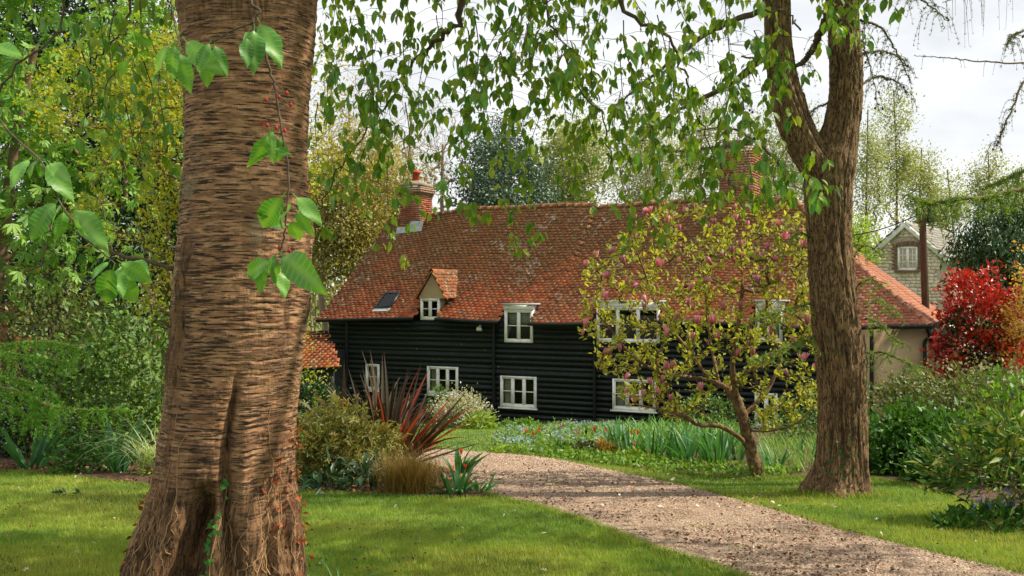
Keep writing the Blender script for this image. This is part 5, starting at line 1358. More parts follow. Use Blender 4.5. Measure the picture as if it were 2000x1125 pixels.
def shrub(name, label, cat, px, d, wpx, top, leaf, ry=None, ncl=90, sig=.12, boxy=1.0, group=None, stems=40, rstem=.004, bark=None, up=.35, out=.7, second=None, low=.02, lift=.15, fmin=.45):
    base = foot(px, d); rx = wpx / 2 / F * d; h = W(px, top, d)[2] - base[2]; ry = ry or rx
    o = thing(name, base, label, cat, group)
    u = rand_dirs(ncl); u[:, 2] = np.abs(u[:, 2])
    if boxy != 1: u = np.sign(u) * np.abs(u) ** boxy
    f = fmin + (1 - fmin) * rng.random(ncl) ** .6
    C_ = base + np.stack([rx * u[:, 0] * f, ry * u[:, 1] * f, h * (low + (.96 - low) * u[:, 2] * f)], 1)
    sg = sig * min(rx, h, ry) * 2
    def fol(spec, C2, nm):
        m, T, size, n = spec
        k = rng.integers(0, len(C2), n); P = C2[k] + rng.normal(size=(n, 3)) * sg * [1, 1, .8]
        P[:, 2] = np.maximum(P[:, 2], base[2] + .01 + .25 * size * rng.random(n))
        ou = norm((P - base - [0, 0, h * .35]) / [rx, ry, h])
        D = norm(ou * out + rng.normal(size=(n, 3)) * .6 + [0, 0, up]); Nn = norm(rng.normal(size=(n, 3)) * .8 + [0, 0, 1] + ou * .4)
        b = MB(); scatter(b, T, P, D, Nn, size * (.65 + .7 * rng.random(n))); b.build(nm, m, o, kind='stuff')
    if second:
        rel = np.linalg.norm((C_ - base) / [rx, ry, h], axis=1) + .25 * (C_[:, 2] - base[2]) / h
        q = np.quantile(rel, second[4]); fol(leaf, C_[rel >= q], 'young_foliage'); fol(second[:4], C_[rel < q], 'old_foliage')
    else: fol(leaf, C_, 'foliage')
    if stems:
        sk = Skeleton(); sk.path([base - [0, 0, .03], base + [0, 0, .06 * h]], 2); sk.reach(C_[rng.permutation(ncl)[:stems]], lift, .05, 4, origin=base)
        b = MB(); sk.draw(b, rstem, .5, 4, rmax=.05 * max(1, h / 2)); b.build('stems', bark or M_TWIG, o)
    return o

def tree(name, label, px, d, crown, leaf, nt=140, rtrunk=.15, bark=None, rtip=.010, sig=.3, shell=.35, lift=.25, ry=None, group=None, perclump=True, along=.5, droop=0.0, trunk_to=.65, upright=0.0, cat='tree', lean=0.0):
    cx, cy, rx, rz = crown; base = foot(px, d); base[2] -= .05
    C0 = W(cx, cy, d); RX, RZ = rx / F * d, rz / F * d; RY = ry or RX
    o = thing(name, base, label, cat, group)
    top = C0 + [0, 0, RZ * (trunk_to * 2 - 1)]
    sk = Skeleton(); mid = (base + top) / 2 + rng.normal(size=3) * [.03, .03, 0] * (top[2] - base[2]) + [lean, 0, 0]
    ids = sk.path([base, (base + mid) / 2, mid, (mid + top) / 2 + rng.normal(size=3) * .06, top], 16)
    T = ellipsoid_targets(C0, (RX, RY, RZ), nt, shell)
    if upright: T[:, 2] += upright * RZ * (1 - (np.abs(T[:, 0] - C0[0]) / RX) ** 2) * .3
    tips = sk.reach(T, lift, .05, 5, origin=base)
    b = MB(); r = sk.draw(b, rtip, .5, 5, rmax=rtrunk); b.build('branches', bark or M_TWIG, o, True)
    tb = MB(); P = np.array([sk.P[i] for i in ids]); rr = np.linspace(rtrunk, rtrunk * .35, len(P)); rr[0] *= 1.3; tb.tube(P, rr, 10); tb.build('trunk', bark or M_TWIG, o, True)
    if leaf:
        m, Tm, size, n = leaf
        A = []
        for ids_ in tips:
            for i in ids_[max(0, int(len(ids_) * along)):]: A.append(sk.P[i])
        A = np.array(A); k = rng.integers(0, len(A), n); g = rng.normal(size=(n, 3)) * sig
        P = A[k] + g; ou = norm(P - C0)
        D = norm(rng.normal(size=(n, 3)) * .7 + ou * .4 + [0, 0, -droop]); Nn = norm(rng.normal(size=(n, 3)) * .7 + [0, 0, .9] + ou * .5)
        b = MB(); scatter(b, Tm, P, D, Nn, size * (.65 + .7 * rng.random(n))); b.build('crown', m, o, kind='stuff')
    return o

def blade_mesh(name, m, bend, width, seg=7, fold=.25, tipw=.0, twist=0.0, base_w=.8, ncol=2, seed=0.0):
    t = np.linspace(0, 1, seg + 1); V = []
    ang = bend * t ** 1.6; y = np.concatenate([[0], np.cumsum(np.sin((ang[1:] + ang[:-1]) / 2) / seg)]); z = np.concatenate([[0], np.cumsum(np.cos((ang[1:] + ang[:-1]) / 2) / seg)])
    w = width * (base_w + (1 - base_w) * np.minimum(1, t * 3)) * np.maximum(.02, 1 - t ** 3.2)
    us = np.linspace(-1, 1, ncol + 1)
    for i in range(seg + 1):
        c, s_ = math.cos(twist * t[i]), math.sin(twist * t[i])
        for u in us: V.append((u * w[i] * c, y[i] + u * w[i] * s_ - fold * abs(u) * w[i], z[i]))
    k = ncol + 1; b = MB(); b.add(V, np.array([(i * k + j, i * k + j + 1, (i + 1) * k + j + 1, (i + 1) * k + j) for i in range(seg) for j in range(ncol)]), seed)
    return b.mesh(name, m, True)
def plant_blades(root, meshes, base, n, length, spread, r0=.06, flat=0.0, nm='leaf', lenvar=.35, azim=None):
    for k in range(n):
        a = rng.random() * 2 * math.pi if azim is None else azim[0] + rng.normal() * azim[1]
        til = spread * (rng.random() ** .7); q = r0 * math.sqrt(rng.random()); L = length * (1 - lenvar * rng.random())
        M = Matrix.Translation((base[0] + q * math.sin(a) * -1, base[1] + q * math.cos(a), base[2] - .01)) @ Matrix.Rotation(a, 4, 'Z') @ Matrix.Rotation(-til, 4, 'X') @ Matrix.Rotation(rng.normal() * .6, 4, 'Z') @ Matrix.Diagonal((L, L, L, 1))
        put(nm, meshes[int(rng.random() * len(meshes))], root, mw=M)
def blades(b, P, length, width, spread, droop=.5, seg=3, lean=None):
    """many thin blades in one mesh"""
    P = np.asarray(P, float); n = len(P); a = rng.random(n) * 2 * np.pi; til = spread * rng.random(n) ** .8
    L = length * (.6 + .5 * rng.random(n)); az = np.stack([np.cos(a), np.sin(a), 0 * a], 1); sd = np.stack([-np.sin(a), np.cos(a), 0 * a], 1)
    if lean is not None: az = norm(az + lean)
    rows = []; pos = P.copy(); ang = til.copy()
    for i in range(seg + 1):
        t = i / seg; w = (width * (1 - .97 * t ** 1.5))[:, None] if np.ndim(width) else width * (1 - .97 * t ** 1.5)
        rows += [pos - sd * w * .5, pos + sd * w * .5]
        pos = pos + (np.sin(ang)[:, None] * az + np.cos(ang)[:, None] * [0, 0, 1]) * (L / seg)[:, None]; ang = ang + droop * (.4 + rng.random(n)) / seg * 1.6
    V = np.stack(rows, 1); k = 2 * (seg + 1); off = (np.arange(n) * k)[:, None]
    q = np.concatenate([np.array([(2 * i, 2 * i + 1, 2 * i + 3, 2 * i + 2)]) for i in range(seg)]); Fq = (off[:, None] + q[None]).reshape(-1, 4)
    b.add(V.reshape(-1, 3), Fq, np.repeat(rng.random(n), k))

# ------------------------------------------------------------------ leaf colours
LF = lambda n, c, **k: leaf_mat(n, c, **k)
M_CHEST = LF('chestnut_leaf', ['#4a7a2c', '#6b9a3c', '#8fb254', '#598a34'], trans=.35)
M_YEW = LF('dark_evergreen', ['#1c3018', '#2b4620', '#24401e', '#3a552a'], trans=.12)
M_MAPLE = LF('maple_leaf', ['#9a9c2c', '#b3b03a', '#8a9a30', '#a9a436', '#6f8a2c'], trans=.45)
M_HEDGE = LF('hedge_leaf', ['#31501e', '#486a28', '#6d8c38', '#3d5c24'], trans=.24)
M_OLIVE = LF('olive_leaf', ['#3f4a20', '#5a6430', '#6f7438', '#4d5526'], trans=.25)
M_BRIGHTN = LF('fresh_needle', ['#5a9a2a', '#7ab838', '#93c648', '#66a232'], trans=.4)
M_AZALEA = LF('azalea_leaf', ['#6a7434', '#878a44', '#96904e', '#5f6a30', '#8a7242'], trans=.3)
M_BRONZE = LF('bronze_leaf', ['#4a3a22', '#66502e', '#7a6238', '#5a5a2c'], trans=.25)
M_DKLEAF = LF('dark_leaf', ['#1c3620', '#284828', '#365a34', '#223c22'], trans=.15, rough=.4, spec=.35)
M_IRIS = LF('iris_leaf', ['#2f6034', '#417642', '#568a50', '#396a3a'], trans=.3, rough=.45)
M_FLAX = LF('flax_leaf', ['#2f291d', '#403628', '#524634', '#4a3226', '#3e382a'], trans=.12, rough=.5, spec=.3)
M_FLAXRED = LF('red_flax_leaf', ['#8a3a2a', '#a3452f', '#6f3528'], trans=.3, rough=.4)
M_DRY = LF('dry_grass', ['#8a6a34', '#a5803f', '#77622f', '#6b6a30', '#b08d50'], trans=.3)
M_SILVER = LF('silver_leaf', ['#9fa58c', '#c4c6b4', '#d6d4c8', '#8a9a78', '#c9b4ac'], trans=.3)
M_VARIEG = LF('striped_grass', ['#a3b48a', '#bcc8a4', '#8ea474', '#7a9666'], trans=.3)
M_FERN = LF('fern_leaf', ['#6a8a2c', '#86a23a', '#789634'], trans=.4)
M_RED = LF('red_young_leaf', ['#9c231a', '#b83022', '#c8402a', '#80201a', '#ac3826'], trans=.25, rough=.35, spec=.5, tint=(1.3, .8, .5, 1))
M_PHOT = LF('glossy_leaf', ['#2a3f22', '#39522a', '#5a3626', '#32482a'], trans=.15, rough=.3, spec=.5)
M_GOLD = LF('golden_leaf', ['#b08a3c', '#c9a352', '#b8974a', '#a08a44'], trans=.35)
M_RHODO = LF('rhododendron_leaf', ['#2f5024', '#43692c', '#5a7a34', '#74883c', '#7f7c3a'], trans=.25, rough=.5, spec=.25)
M_HEDGE2 = LF('clipped_leaf', ['#3f4f24', '#55662f', '#6b7a3c', '#7d7f4a', '#46582a'], trans=.22)
M_NETTLE = LF('nettle_leaf', ['#2d521c', '#3e6a26', '#547e30', '#335a20'], trans=.3)
M_LIME = LF('lime_leaf', ['#7a9a2c', '#93b03a', '#a6bc48', '#84a034'], trans=.4)
M_SPRING = LF('spring_leaf', ['#5a8428', '#6f9a32', '#82aa40', '#4f7826'], trans=.35)
M_BUDDING = LF('budding_leaf', ['#8f8c4a', '#a39a58', '#9c9650', '#867f48', '#b0a460'], trans=.35)
M_PALE = LF('pale_leaf', ['#8a9658', '#9ca668', '#a8ae74', '#7f8c50'], trans=.35)
M_HOLLY = LF('holly_leaf', ['#38503c', '#4a664a', '#607c60', '#415a44'], trans=.12, rough=.35, spec=.55)
M_FARWOOD = LF('far_leaf', ['#7d7f52', '#8d8c5c', '#9a9866', '#767a4e'], trans=.3)
M_SPRUCE = LF('spruce_needle', ['#2a4426', '#3a5830', '#4a683a', '#304c2a'], trans=.12)
M_BAREBARK = mat('bare_twig', ['#7a6e5c', '#94856f', '#8a7a64'], nscale=8, rough=.9, coords='World')
M_BROWNBARK = mat('brown_bark', ['#5a4936', '#75614a', '#66553f'], nscale=9, rough=.9, bump=.4, coords='World')

# ================================================================== TREES AND HEDGES ON THE NEAR SIDE
tree('horse_chestnut', 'horse chestnut with broad drooping palmate leaves filling the corner by the cherry', -60, 17.5, (70, 200, 300, 380), (M_CHEST, PALM, .19, 3400), nt=150, rtrunk=.16, bark=M_BROWNBARK, sig=.28, shell=.55, droop=.5, ry=2.4)
tree('yew_tree', 'dark evergreen tree standing behind the horse chestnut', 140, 25, (110, 250, 340, 480), (M_YEW, SLIM, .24, 22000), nt=240, rtrunk=.35, bark=M_BROWNBARK, sig=.5, shell=.3, ry=2.6)
tree('holly_tree', 'dark round tree standing behind the yellow field maple', 330, 31, (330, 330, 230, 330), (M_YEW, DIAMOND, .22, 15000), nt=200, rtrunk=.25, bark=M_BROWNBARK, sig=.45, shell=.3, ry=2.4)
tree('field_maple', 'slender field maple in yellow spring leaf standing behind the large cherry trunk', 352, 13.2, (385, 270, 340, 350), (M_MAPLE, DIAMOND, .058, 17000), nt=260, rtrunk=.085, bark=M_BROWNBARK, rtip=.0045, sig=.11, shell=.25, ry=1.5, lift=.1, trunk_to=.8)
shrub('tangled_bush', 'olive green tangled bush under the horse chestnut', 'bush', 110, 17.0, 330, 505, (M_OLIVE, DIAMOND, .095, 5200), ncl=150, ry=1.2, stems=70, rstem=.006)
shrub('laurel_hedge', 'rounded dark green hedge with pale new tips behind the striped grass', 'hedge', 262, 15.0, 270, 590, (M_HEDGE, DIAMOND, .095, 5200), ncl=140, ry=1.0, boxy=.75, stems=50)
shrub('evergreen_bush', 'dark evergreen bush between the weeping conifer and the laurel hedge', 'bush', 90, 16.2, 330, 690, (M_YEW, DIAMOND, .075, 7000), ncl=110, ry=.9, stems=40)
shrub('yellow_hedge', 'low yellow green hedge peeping out behind the large cherry trunk', 'hedge', 500, 24, 260, 580, (M_MAPLE, DIAMOND, .07, 9000), ncl=120, ry=1.2, stems=40)
shrub('holly_bush', 'dark glossy holly bush in front of the lean-to shed', 'bush', 600, 19, 130, 735, (M_DKLEAF, DIAMOND, .085, 2200), ncl=60, ry=.6)

# weeping conifer at the edge of the lawn
wc = thing('weeping_conifer', foot(-70, 13.4), 'weeping conifer with bright green needles trailing over the bed', 'tree')
wood, needle, cone = MB(), MB(), MB()
for pts in ([(-120, 640, 13.6), (0, 672, 13.4), (60, 668, 13.3), (120, 672, 13.2), (165, 690, 13.2)], [(-120, 720, 13.4), (-20, 735, 13.2), (40, 742, 13.1), (85, 760, 13.0), (118, 790, 13.0)], [(-100, 745, 13.3), (20, 760, 13.0), (70, 785, 12.9), (100, 800, 12.9)],
            [(60, 780, 13.0), (100, 793, 12.8), (150, 800, 12.7), (200, 800, 12.7), (258, 802, 12.6)], [(-90, 700, 13.8), (0, 690, 13.8), (80, 700, 13.9), (150, 712, 13.9)], [(-80, 800, 13.0), (-10, 790, 12.9), (40, 805, 12.8), (80, 830, 12.8)]):
    larch_branch(pts, .022, .006, .36, 20, needle, size=.056, n=40, side=.42, gap=.026)
wood.tube(spline([foot(-70, 13.4), W(-75, 760, 13.4), W(-90, 640, 13.5), W(-70, 600, 13.5)], 20), np.linspace(.07, .03, 20), 9)
wood.build('branches', M_BROWNBARK, wc, True); needle.build('needles', M_BRIGHTN, wc, kind='stuff')

# ================================================================== BED BESIDE THE LAWN
IRIS_M = [blade_mesh('leaf', M_IRIS, b_, .034 + .010 * k / 4, 7, .3, seed=.13 * k) for k, b_ in enumerate((.10, .25, .4, .7, 1.0))]
def iris(px, py, label, group=None, n=17, L=.62, spread=.6, name='iris_clump', d=None, r0=.09, meshes=None, cat='plant'):
    p = G(px, py); o = thing(name, p, label, cat, group); plant_blades(o, meshes or IRIS_M, p, n, L, spread, r0); return o
iris(55, 918, 'arching strap-leaved clump at the left end of the bed', n=30, L=.98, spread=.8, r0=.13)
iris(232, 925, 'sword-leaved iris clump in the bed between the ferny plant and the cherry trunk', n=26, L=.88, spread=.55)
iris(162, 890, 'small upright iris clump behind the low leafy plant', n=9, L=.62, spread=.35)
shrub('leafy_plant', 'low dark leafy peony plant between the two iris clumps in the bed', 'plant', 155, 12.95, 92, 862, (M_NETTLE, DIAMOND, .085, 420), ncl=40, stems=14, rstem=.003)
vg_ = foot(300, 12.7); o = thing('striped_grass', vg_, 'pale striped ornamental grass arching beside the large cherry trunk', 'grass clump')
b = MB(); blades(b, vg_ + rng.normal(size=(150, 3)) * [.09, .07, 0], 1.25, .014, .55, 1.3, 8); b.build('blades', M_VARIEG, o)
shrub('small_plant', 'small yellow green plant at the very foot of the striped grass', 'plant', 300, 12.6, 50, 880, (M_LIME, SLIM, .08, 160), ncl=16, stems=6, rstem=.002)
wp = G(128, 968); o = thing('lawn_weed', wp, 'small broad-leaved weed growing alone in the lawn', 'plant')
b = MB(); scatter(b, ROUND6, wp + rng.normal(size=(16, 3)) * [.07, .04, 0] + [0, 0, .02], norm(rng.normal(size=(16, 3)) + [0, 0, .4]), norm(rand_dirs(16) + [0, 0, 1.5]), .075); b.build('leaves', M_DKLEAF, o)

ob = W(-60, 690, 25.0); ob[2] = float(ground(ob[0], ob[1])); o = thing('outbuilding', ob, 'corner of a red tiled outbuilding just showing at the left edge', 'shed')
b = MB(); patch('t', b, W(-160, 664, 25.0), (1, 0, 0), (-.25, 1.1, .9), 2.3, 1.6, M_TILE2); b.build('roof_tiles', M_TILE2, o, kind='stuff')
b = MB(); q = W(-160, 664, 25.1); b.box(q[0], q[0] + 2.1, q[1] + .05, q[1] + 1.6, ob[2] - .1, q[2] + .05); b.build('wall', M_BRICK, o)
# middle bed
shrub('azalea_bush', 'loose bronze and green azalea bush right beside the large cherry trunk', 'bush', 655, 11.6, 190, 782, (M_AZALEA, ROSETTE, .075, 1300), ncl=130, ry=.55, stems=70, rstem=.003, sig=.10)
shrub('spiraea_bush', 'bronze-tipped bush in front of the red flax', 'bush', 745, 11.9, 120, 828, (M_AZALEA, ROSETTE, .065, 600), ncl=80, ry=.45, stems=60, rstem=.003, sig=.11, second=(M_BRONZE, DIAMOND, .045, 1500, .45))
FLAX_M = [blade_mesh('leaf', M_FLAX, b_, .019, 7, .5, seed=.17 * k) for k, b_ in enumerate((.08, .3, .5, .8, 1.2))] + [blade_mesh('leaf', M_FLAX, .2, .017, 7, .5, seed=.6), blade_mesh('leaf', M_FLAX, .4, .018, 7, .5, seed=.3), blade_mesh('leaf', M_FLAXRED, .35, .017, 7, .5, seed=.7)]
fp = foot(752, 13.0); fx = thing('flax_plant', fp, 'large fan of bronze and red New Zealand flax blades before the black cottage', 'plant')
plant_blades(fx, FLAX_M, fp, 170, 1.66, .92, .2, lenvar=.45); plant_blades(fx, FLAX_M, fp, 14, 1.45, 1.25, .16, azim=(-1.4, .3), lenvar=.3)
put('leaf', blade_mesh('leaf', M_FLAX, .02, .030, 7, .2, seed=.9), fx, mw=Matrix.Translation(W(672, 900, 12.6)) @ Matrix.Diagonal((1.30, 1.3, 1.3, 1)))
dg_ = G(795, 966); o = thing('dry_grass_clump', dg_, 'round clump of tawny dry ornamental grass at the lawn edge', 'grass clump')
b = MB(); blades(b, dg_ + [0, .1, 0] + rng.normal(size=(1500, 3)) * [.14, .11, 0], .56, .005, .55, .7, 4); b.build('blades', M_DRY, o)
for px, lab in ((640, 'dark glossy hellebore low in the shade under the azalea'), (702, 'dark hellebore beside the white flower')):
    shrub('hellebore', lab, 'plant', px, 10.75, 95, 905, (M_DKLEAF, SLIM, .15, 120), ncl=24, stems=12, rstem=.004, up=.1, out=1.0, group='hellebores under the azalea')
# one white lily-flowered tulip
def tulip_meshes(nm, cols):
    m = leaf_mat(nm, cols, trans=.35, rough=.5, tint=(1.2, 1.0, .8, 1)); return bloom_mesh('bloom', m, 3, .12, .30), bloom_mesh('bloom', m, 3, .9, .26)
T_RED, T_ORANGE, T_PINK, T_WHITE, T_DARK = tulip_meshes('red_petal', ['#c22a1c', '#d8402a']), tulip_meshes('orange_petal', ['#d8562a', '#e8793c', '#d04a24']), tulip_meshes('pink_petal', ['#c9707c', '#dc98a0']), tulip_meshes('white_petal', ['#e8e4d4', '#f0ede2']), tulip_meshes('dark_petal', ['#2c1420', '#3d1c2a'])
M_STALK = mat('green_stalk', ['#55803c', '#6f9648'], nscale=20, rough=.6, coords='World')
TUL_M = [blade_mesh('leaf', M_IRIS, b_, .075, 6, .35, seed=.2 * k, base_w=.5) for k, b_ in enumerate((.5, .8, 1.1))]
def tulip(px, py, kinds, d, label, group=None, size=.06, opened=0, nl=2):
    p = foot(px, d); h = W(px, py, d)[2] - p[2]; o = thing('tulip', p, label, 'flower', group); t = p + [rng.normal() * .02, rng.normal() * .02, h]
    b = MB(); b.tube(spline([p, (p + t) / 2 + rng.normal(size=3) * .01, t], 6), .0045, 5); b.build('stem', M_STALK, o)
    put('bloom', kinds[opened], o, mw=Matrix.Translation(t - [0, 0, size * .3]) @ Matrix.Rotation(rng.random() * 6, 4, 'Z') @ Matrix.Rotation(rng.normal() * .18, 4, 'X') @ Matrix.Diagonal((size, size, size, 1)))
    plant_blades(o, TUL_M, p, nl, h * .72, .55, .02); return o
o = tulip(749, 925, T_WHITE, 10.75, 'single white wide open tulip in front of the dry grass', size=.10, opened=1)
tulip(898, 883, T_ORANGE, 11.1, 'tallest orange tulip above the leafy clump at the drive', size=.07); tulip(890, 915, T_ORANGE, 10.9, 'orange tulip on the left of the pair over the strap leaves', size=.06, opened=1)
tulip(908, 912, T_ORANGE, 10.9, 'orange tulip on the right of the pair over the strap leaves', size=.06); tulip(912, 943, T_ORANGE, 10.6, 'lowest orange tulip among the strap leaves by the drive', size=.065)
iris(888, 966, 'broad strap-leaved clump under the orange tulips', n=22, L=.42, spread=1.0, name='tulip_leaf_clump', r0=.10, meshes=TUL_M)
iris(935, 960, 'low dark green leafy clump at the corner of the drive', n=24, L=.28, spread=1.2, name='low_leaf_clump', r0=.12, meshes=TUL_M)
iris(895, 925, 'loose green leafy clump at the back of the corner bed', n=16, L=.45, spread=.8, name='tulip_leaf_clump', r0=.12, meshes=TUL_M)
sp_ = G(672, 1140); sp_ = W(660, 1150, 5.5); sp_[2] = float(ground(sp_[0], sp_[1])); o = thing('daffodil_leaves', sp_, 'spray of narrow strap leaves rising from the lawn at the bottom edge', 'plant')
NARROW = [blade_mesh('leaf', M_IRIS, b_, .016, 8, .2, seed=.2 * k) for k, b_ in enumerate((.9, 1.3, 1.6, 1.1))]
plant_blades(o, NARROW, sp_, 11, .36, .9, .08)

# ================================================================== FLOWER BORDER
def region_pts(poly, n):
    xs = [p[0] for p in poly]; ys = [p[1] for p in poly]; out = []
    while len(out) < n:
        x = rng.uniform(min(xs), max(xs), n * 2); y = rng.uniform(min(ys), max(ys), n * 2); k = in_poly(x, y, poly)
        out += list(zip(x[k], y[k]))
    return np.array(out[:n])
def ground_pts(poly_px, n):
    P = [tuple(G(*p)[:2]) for p in poly_px]; q = region_pts(P, n); return np.column_stack([q, ground(q[:, 0], q[:, 1])])
M_LILY = LF('daylily_leaf', ['#4a7a2a', '#5f9034', '#7aa545', '#3f6a26'], trans=.25)
M_BLUE = LF('forget_me_not', ['#8fa8d0', '#a9bcd8', '#7f9acb', '#c4cede'], trans=.3)
M_BORDER = LF('border_leaf', ['#56802c', '#6c9436', '#84a544', '#486f28'], trans=.35)
P = ground_pts([(955, 878), (1000, 846), (1090, 838), (1180, 838), (1245, 846), (1200, 876), (1120, 886), (1040, 889), (985, 884)], 4200)
hh = .04 + .36 * fbm(P * [1.8, 1.8, 0], 77, 3) ** 1.3
b = MB(); n = len(P); Q = P + np.column_stack([np.zeros((n, 2)), hh * rng.random(n)]); scatter(b, SLIM, Q, norm(rand_dirs(n) + [0, 0, .6]), norm(rand_dirs(n) + [0, 0, .6]), .13)
tag(b.build('border_foliage', M_BORDER), kind='stuff')
k = rng.random(n) < .9; Q = P[k] + np.column_stack([rng.normal(size=(k.sum(), 2)) * .03, hh[k] * (.85 + .35 * rng.random(k.sum()))]); sel = (fbm(P[k] * [1.3, 1.3, 0], 90, 4) > .50)
b = MB(); scatter(b, ROSETTE, Q[sel], norm(rng.normal(size=(sel.sum(), 3)) * .4 + [0, -.6, .1]), norm(rng.normal(size=(sel.sum(), 3)) * .4 + [0, -.4, .8]), .036)
tag(b.build('forget_me_nots', M_BLUE), kind='stuff')
# the day-lily hummock behind the irises
P = ground_pts([(1170, 866), (1200, 842), (1300, 838), (1420, 838), (1470, 850), (1440, 890), (1330, 896), (1220, 884)], 1100); b = MB(); blades(b, P, .52, .034, .6, .9, 4); tag(b.build('daylily_foliage', M_LILY), kind='stuff')
P = ground_pts([(1480, 920), (1490, 865), (1580, 850), (1700, 850), (1720, 905), (1600, 925)], 1800); b = MB(); blades(b, P, .42, .012, .6, .7, 4); tag(b.build('rough_grass', M_BORDER), kind='stuff')
G_IR = 'irises in the flower border'
for px, py, n, L, lab in ((1203, 893, 14, .62, 'iris clump at the forget-me-not end of the row of irises'), (1228, 896, 15, .60, 'second iris clump from the forget-me-nots in the row'), (1272, 905, 14, .62, 'iris clump directly behind the yellow green plant in the border'),
                          (1300, 905, 13, .62, 'iris clump in the middle of the row, just past the yellow green plant'), (1345, 912, 18, .64, 'large iris clump left of the largest one, in the border'), (1402, 918, 24, .66, 'largest iris clump, fanning out next to the magnolia trunk'),
                          (1375, 900, 13, .62, 'iris clump behind the two largest ones in the border'), (1325, 893, 12, .6, 'iris clump at the back of the border before the day lilies'), (1440, 900, 10, .6, 'iris clump tucked right behind the magnolia trunk')):
    iris(px, py, lab, G_IR, int(n * 1.45), L * 1.12, .55, r0=.12)
iris(1512, 928, 'iris clump between the magnolia trunk and the forked larch', None, 17, .55, .65); iris(1575, 905, 'iris clump close to the near side of the forked larch trunk', None, 9, .52, .4)
for px, py, K, lab in ((1027, 843, T_ORANGE, 'orange red tulip at the lawn end of the border'), (1040, 848, T_ORANGE, 'shorter orange tulip in front of its neighbours at the lawn end'), (1050, 841, T_ORANGE, 'orange tulip touching its twin at the lawn end of the border'), (1130, 847, T_PINK, 'pink tulip among the blue forget-me-nots'),
                       (1145, 846, T_DARK, 'almost black tulip above the small dark shrub'), (1157, 840, T_RED, 'red tulip standing above the forget-me-nots'), (1182, 842, T_RED, 'red tulip just before the first irises'), (1235, 846, T_RED, 'red tulip on the left of the pair behind the irises'), (1247, 846, T_RED, 'red tulip on the right of the pair behind the irises'), (1242, 866, T_PINK, 'pale pink tulip low between two iris clumps'), (1091, 833, T_PINK, 'pale pink tulip at the back of the forget-me-nots')):
    tulip(px, py, K, 15.4 if py > 860 else 17.6, lab, 'tulips in the flower border', size=.085, nl=2)
shrub('dark_shrub', 'small dark reddish shrub at the front of the flower border', 'bush', 1146, 16.2, 56, 862, (M_PHOT, DIAMOND, .06, 420), ncl=30, stems=14)
shrub('low_shrub', 'small round green shrub beside the dark reddish one', 'bush', 1098, 16.6, 44, 866, (M_NETTLE, DIAMOND, .06, 330), ncl=26, stems=10)
shrub('lime_plant', 'yellow green leafy plant at the grass edge in front of the irises', 'plant', 1252, 14.6, 66, 880, (M_LIME, ROSETTE, .07, 150), ncl=24, stems=10)
shrub('ground_plant', 'low pale green plant at the corner between lawn and drive', 'plant', 1000, 17.0, 80, 872, (M_LIME, DIAMOND, .06, 380), ncl=26, stems=8)
shrub('grassy_plant', 'thin brownish grassy plant at the left of the irises', 'plant', 1183, 15.6, 40, 858, (M_DRY, SLIM, .12, 160), ncl=18, stems=8, up=1.2)
# planting along the cottage wall
shrub('silver_willow', 'dome of silvery pink dappled willow under the cottage window', 'bush', 897, 28.0, 108, 770, (M_SILVER, DIAMOND, .075, 2600), ncl=110, ry=.7, second=(M_HEDGE, DIAMOND, .07, 1200, .35), stems=40)
shrub('green_shrub', 'small green shrub behind the silvery willow against the boards', 'bush', 862, 29.5, 60, 745, (M_HEDGE, DIAMOND, .08, 700), ncl=40, ry=.35)
shrub('fern', 'yellow green fern at the foot of the black wall', 'fern', 938, 27.0, 62, 802, (M_FERN, SLIM, .17, 420), ncl=40, stems=20, up=.1, out=1.2)
shrub('wall_plant', 'low mixed plants against the black wall beyond the border', 'plant', 1018, 28.3, 90, 822, (M_BORDER, DIAMOND, .085, 900), ncl=50, ry=.4); shrub('wall_plant', 'low plants in front of the black wall beside the drainpipe', 'plant', 1110, 27.4, 110, 832, (M_HEDGE, DIAMOND, .085, 800), ncl=46, ry=.4)
shrub('wall_shrub', 'straggly climbing shrub at the cottage wall behind the magnolia', 'bush', 1560, 19.5, 150, 770, (M_HEDGE, DIAMOND, .07, 1500), ncl=70, ry=.7, stems=60, rstem=.006)
shrub('wall_shrub', 'leafy shrub low against the wall between magnolia and window', 'bush', 1390, 24.5, 150, 760, (M_HEDGE, DIAMOND, .08, 1500), ncl=70, ry=.6, stems=40, rstem=.006)

# ================================================================== RIGHT-HAND SIDE
shrub('photinia', 'upright red-leaved photinia shrub beside the cream gable end', 'bush', 1908, 22, 148, 492, (M_RED, DIAMOND, .11, 4600), ncl=190, ry=.85, boxy=.72, sig=.075, second=(M_PHOT, DIAMOND, .11, 5200, .42), stems=60, rstem=.007, fmin=.55)
shrub('red_shrub', 'low red spiky shrub at the foot of the golden shrub', 'bush', 2005, 19.5, 100, 672, (M_RED, SLIM, .12, 900), ncl=50, up=.8)
shrub('golden_shrub', 'tall golden shrub at the picture edge beside the red photinia', 'bush', 2030, 21, 150, 455, (M_GOLD, DIAMOND, .075, 6500), ncl=160, ry=.8, sig=.09, boxy=.8, stems=60, rstem=.006)
shrub('garden_hedge', 'clipped grey green hedge with bare twigs on top, in front of the photinia', 'hedge', 1915, 15.5, 370, 712, (M_HEDGE2, DIAMOND, .070, 15000), ncl=300, ry=1.0, boxy=.55, stems=190, rstem=.003, bark=M_VINE, sig=.085, fmin=.55)
shrub('lime_bush', 'bright lime green bush in front of the clipped hedge at the picture edge', 'bush', 1985, 11.2, 210, 728, (M_SPRING, DIAMOND, .085, 1900), ncl=90, ry=.5, stems=40)
shrub('nettle_bank', 'bank of dark green leafy undergrowth right of the forked larch', 'bush', 1795, 12.9, 260, 800, (M_NETTLE, DIAMOND, .085, 7000), ncl=150, ry=.55, stems=60)
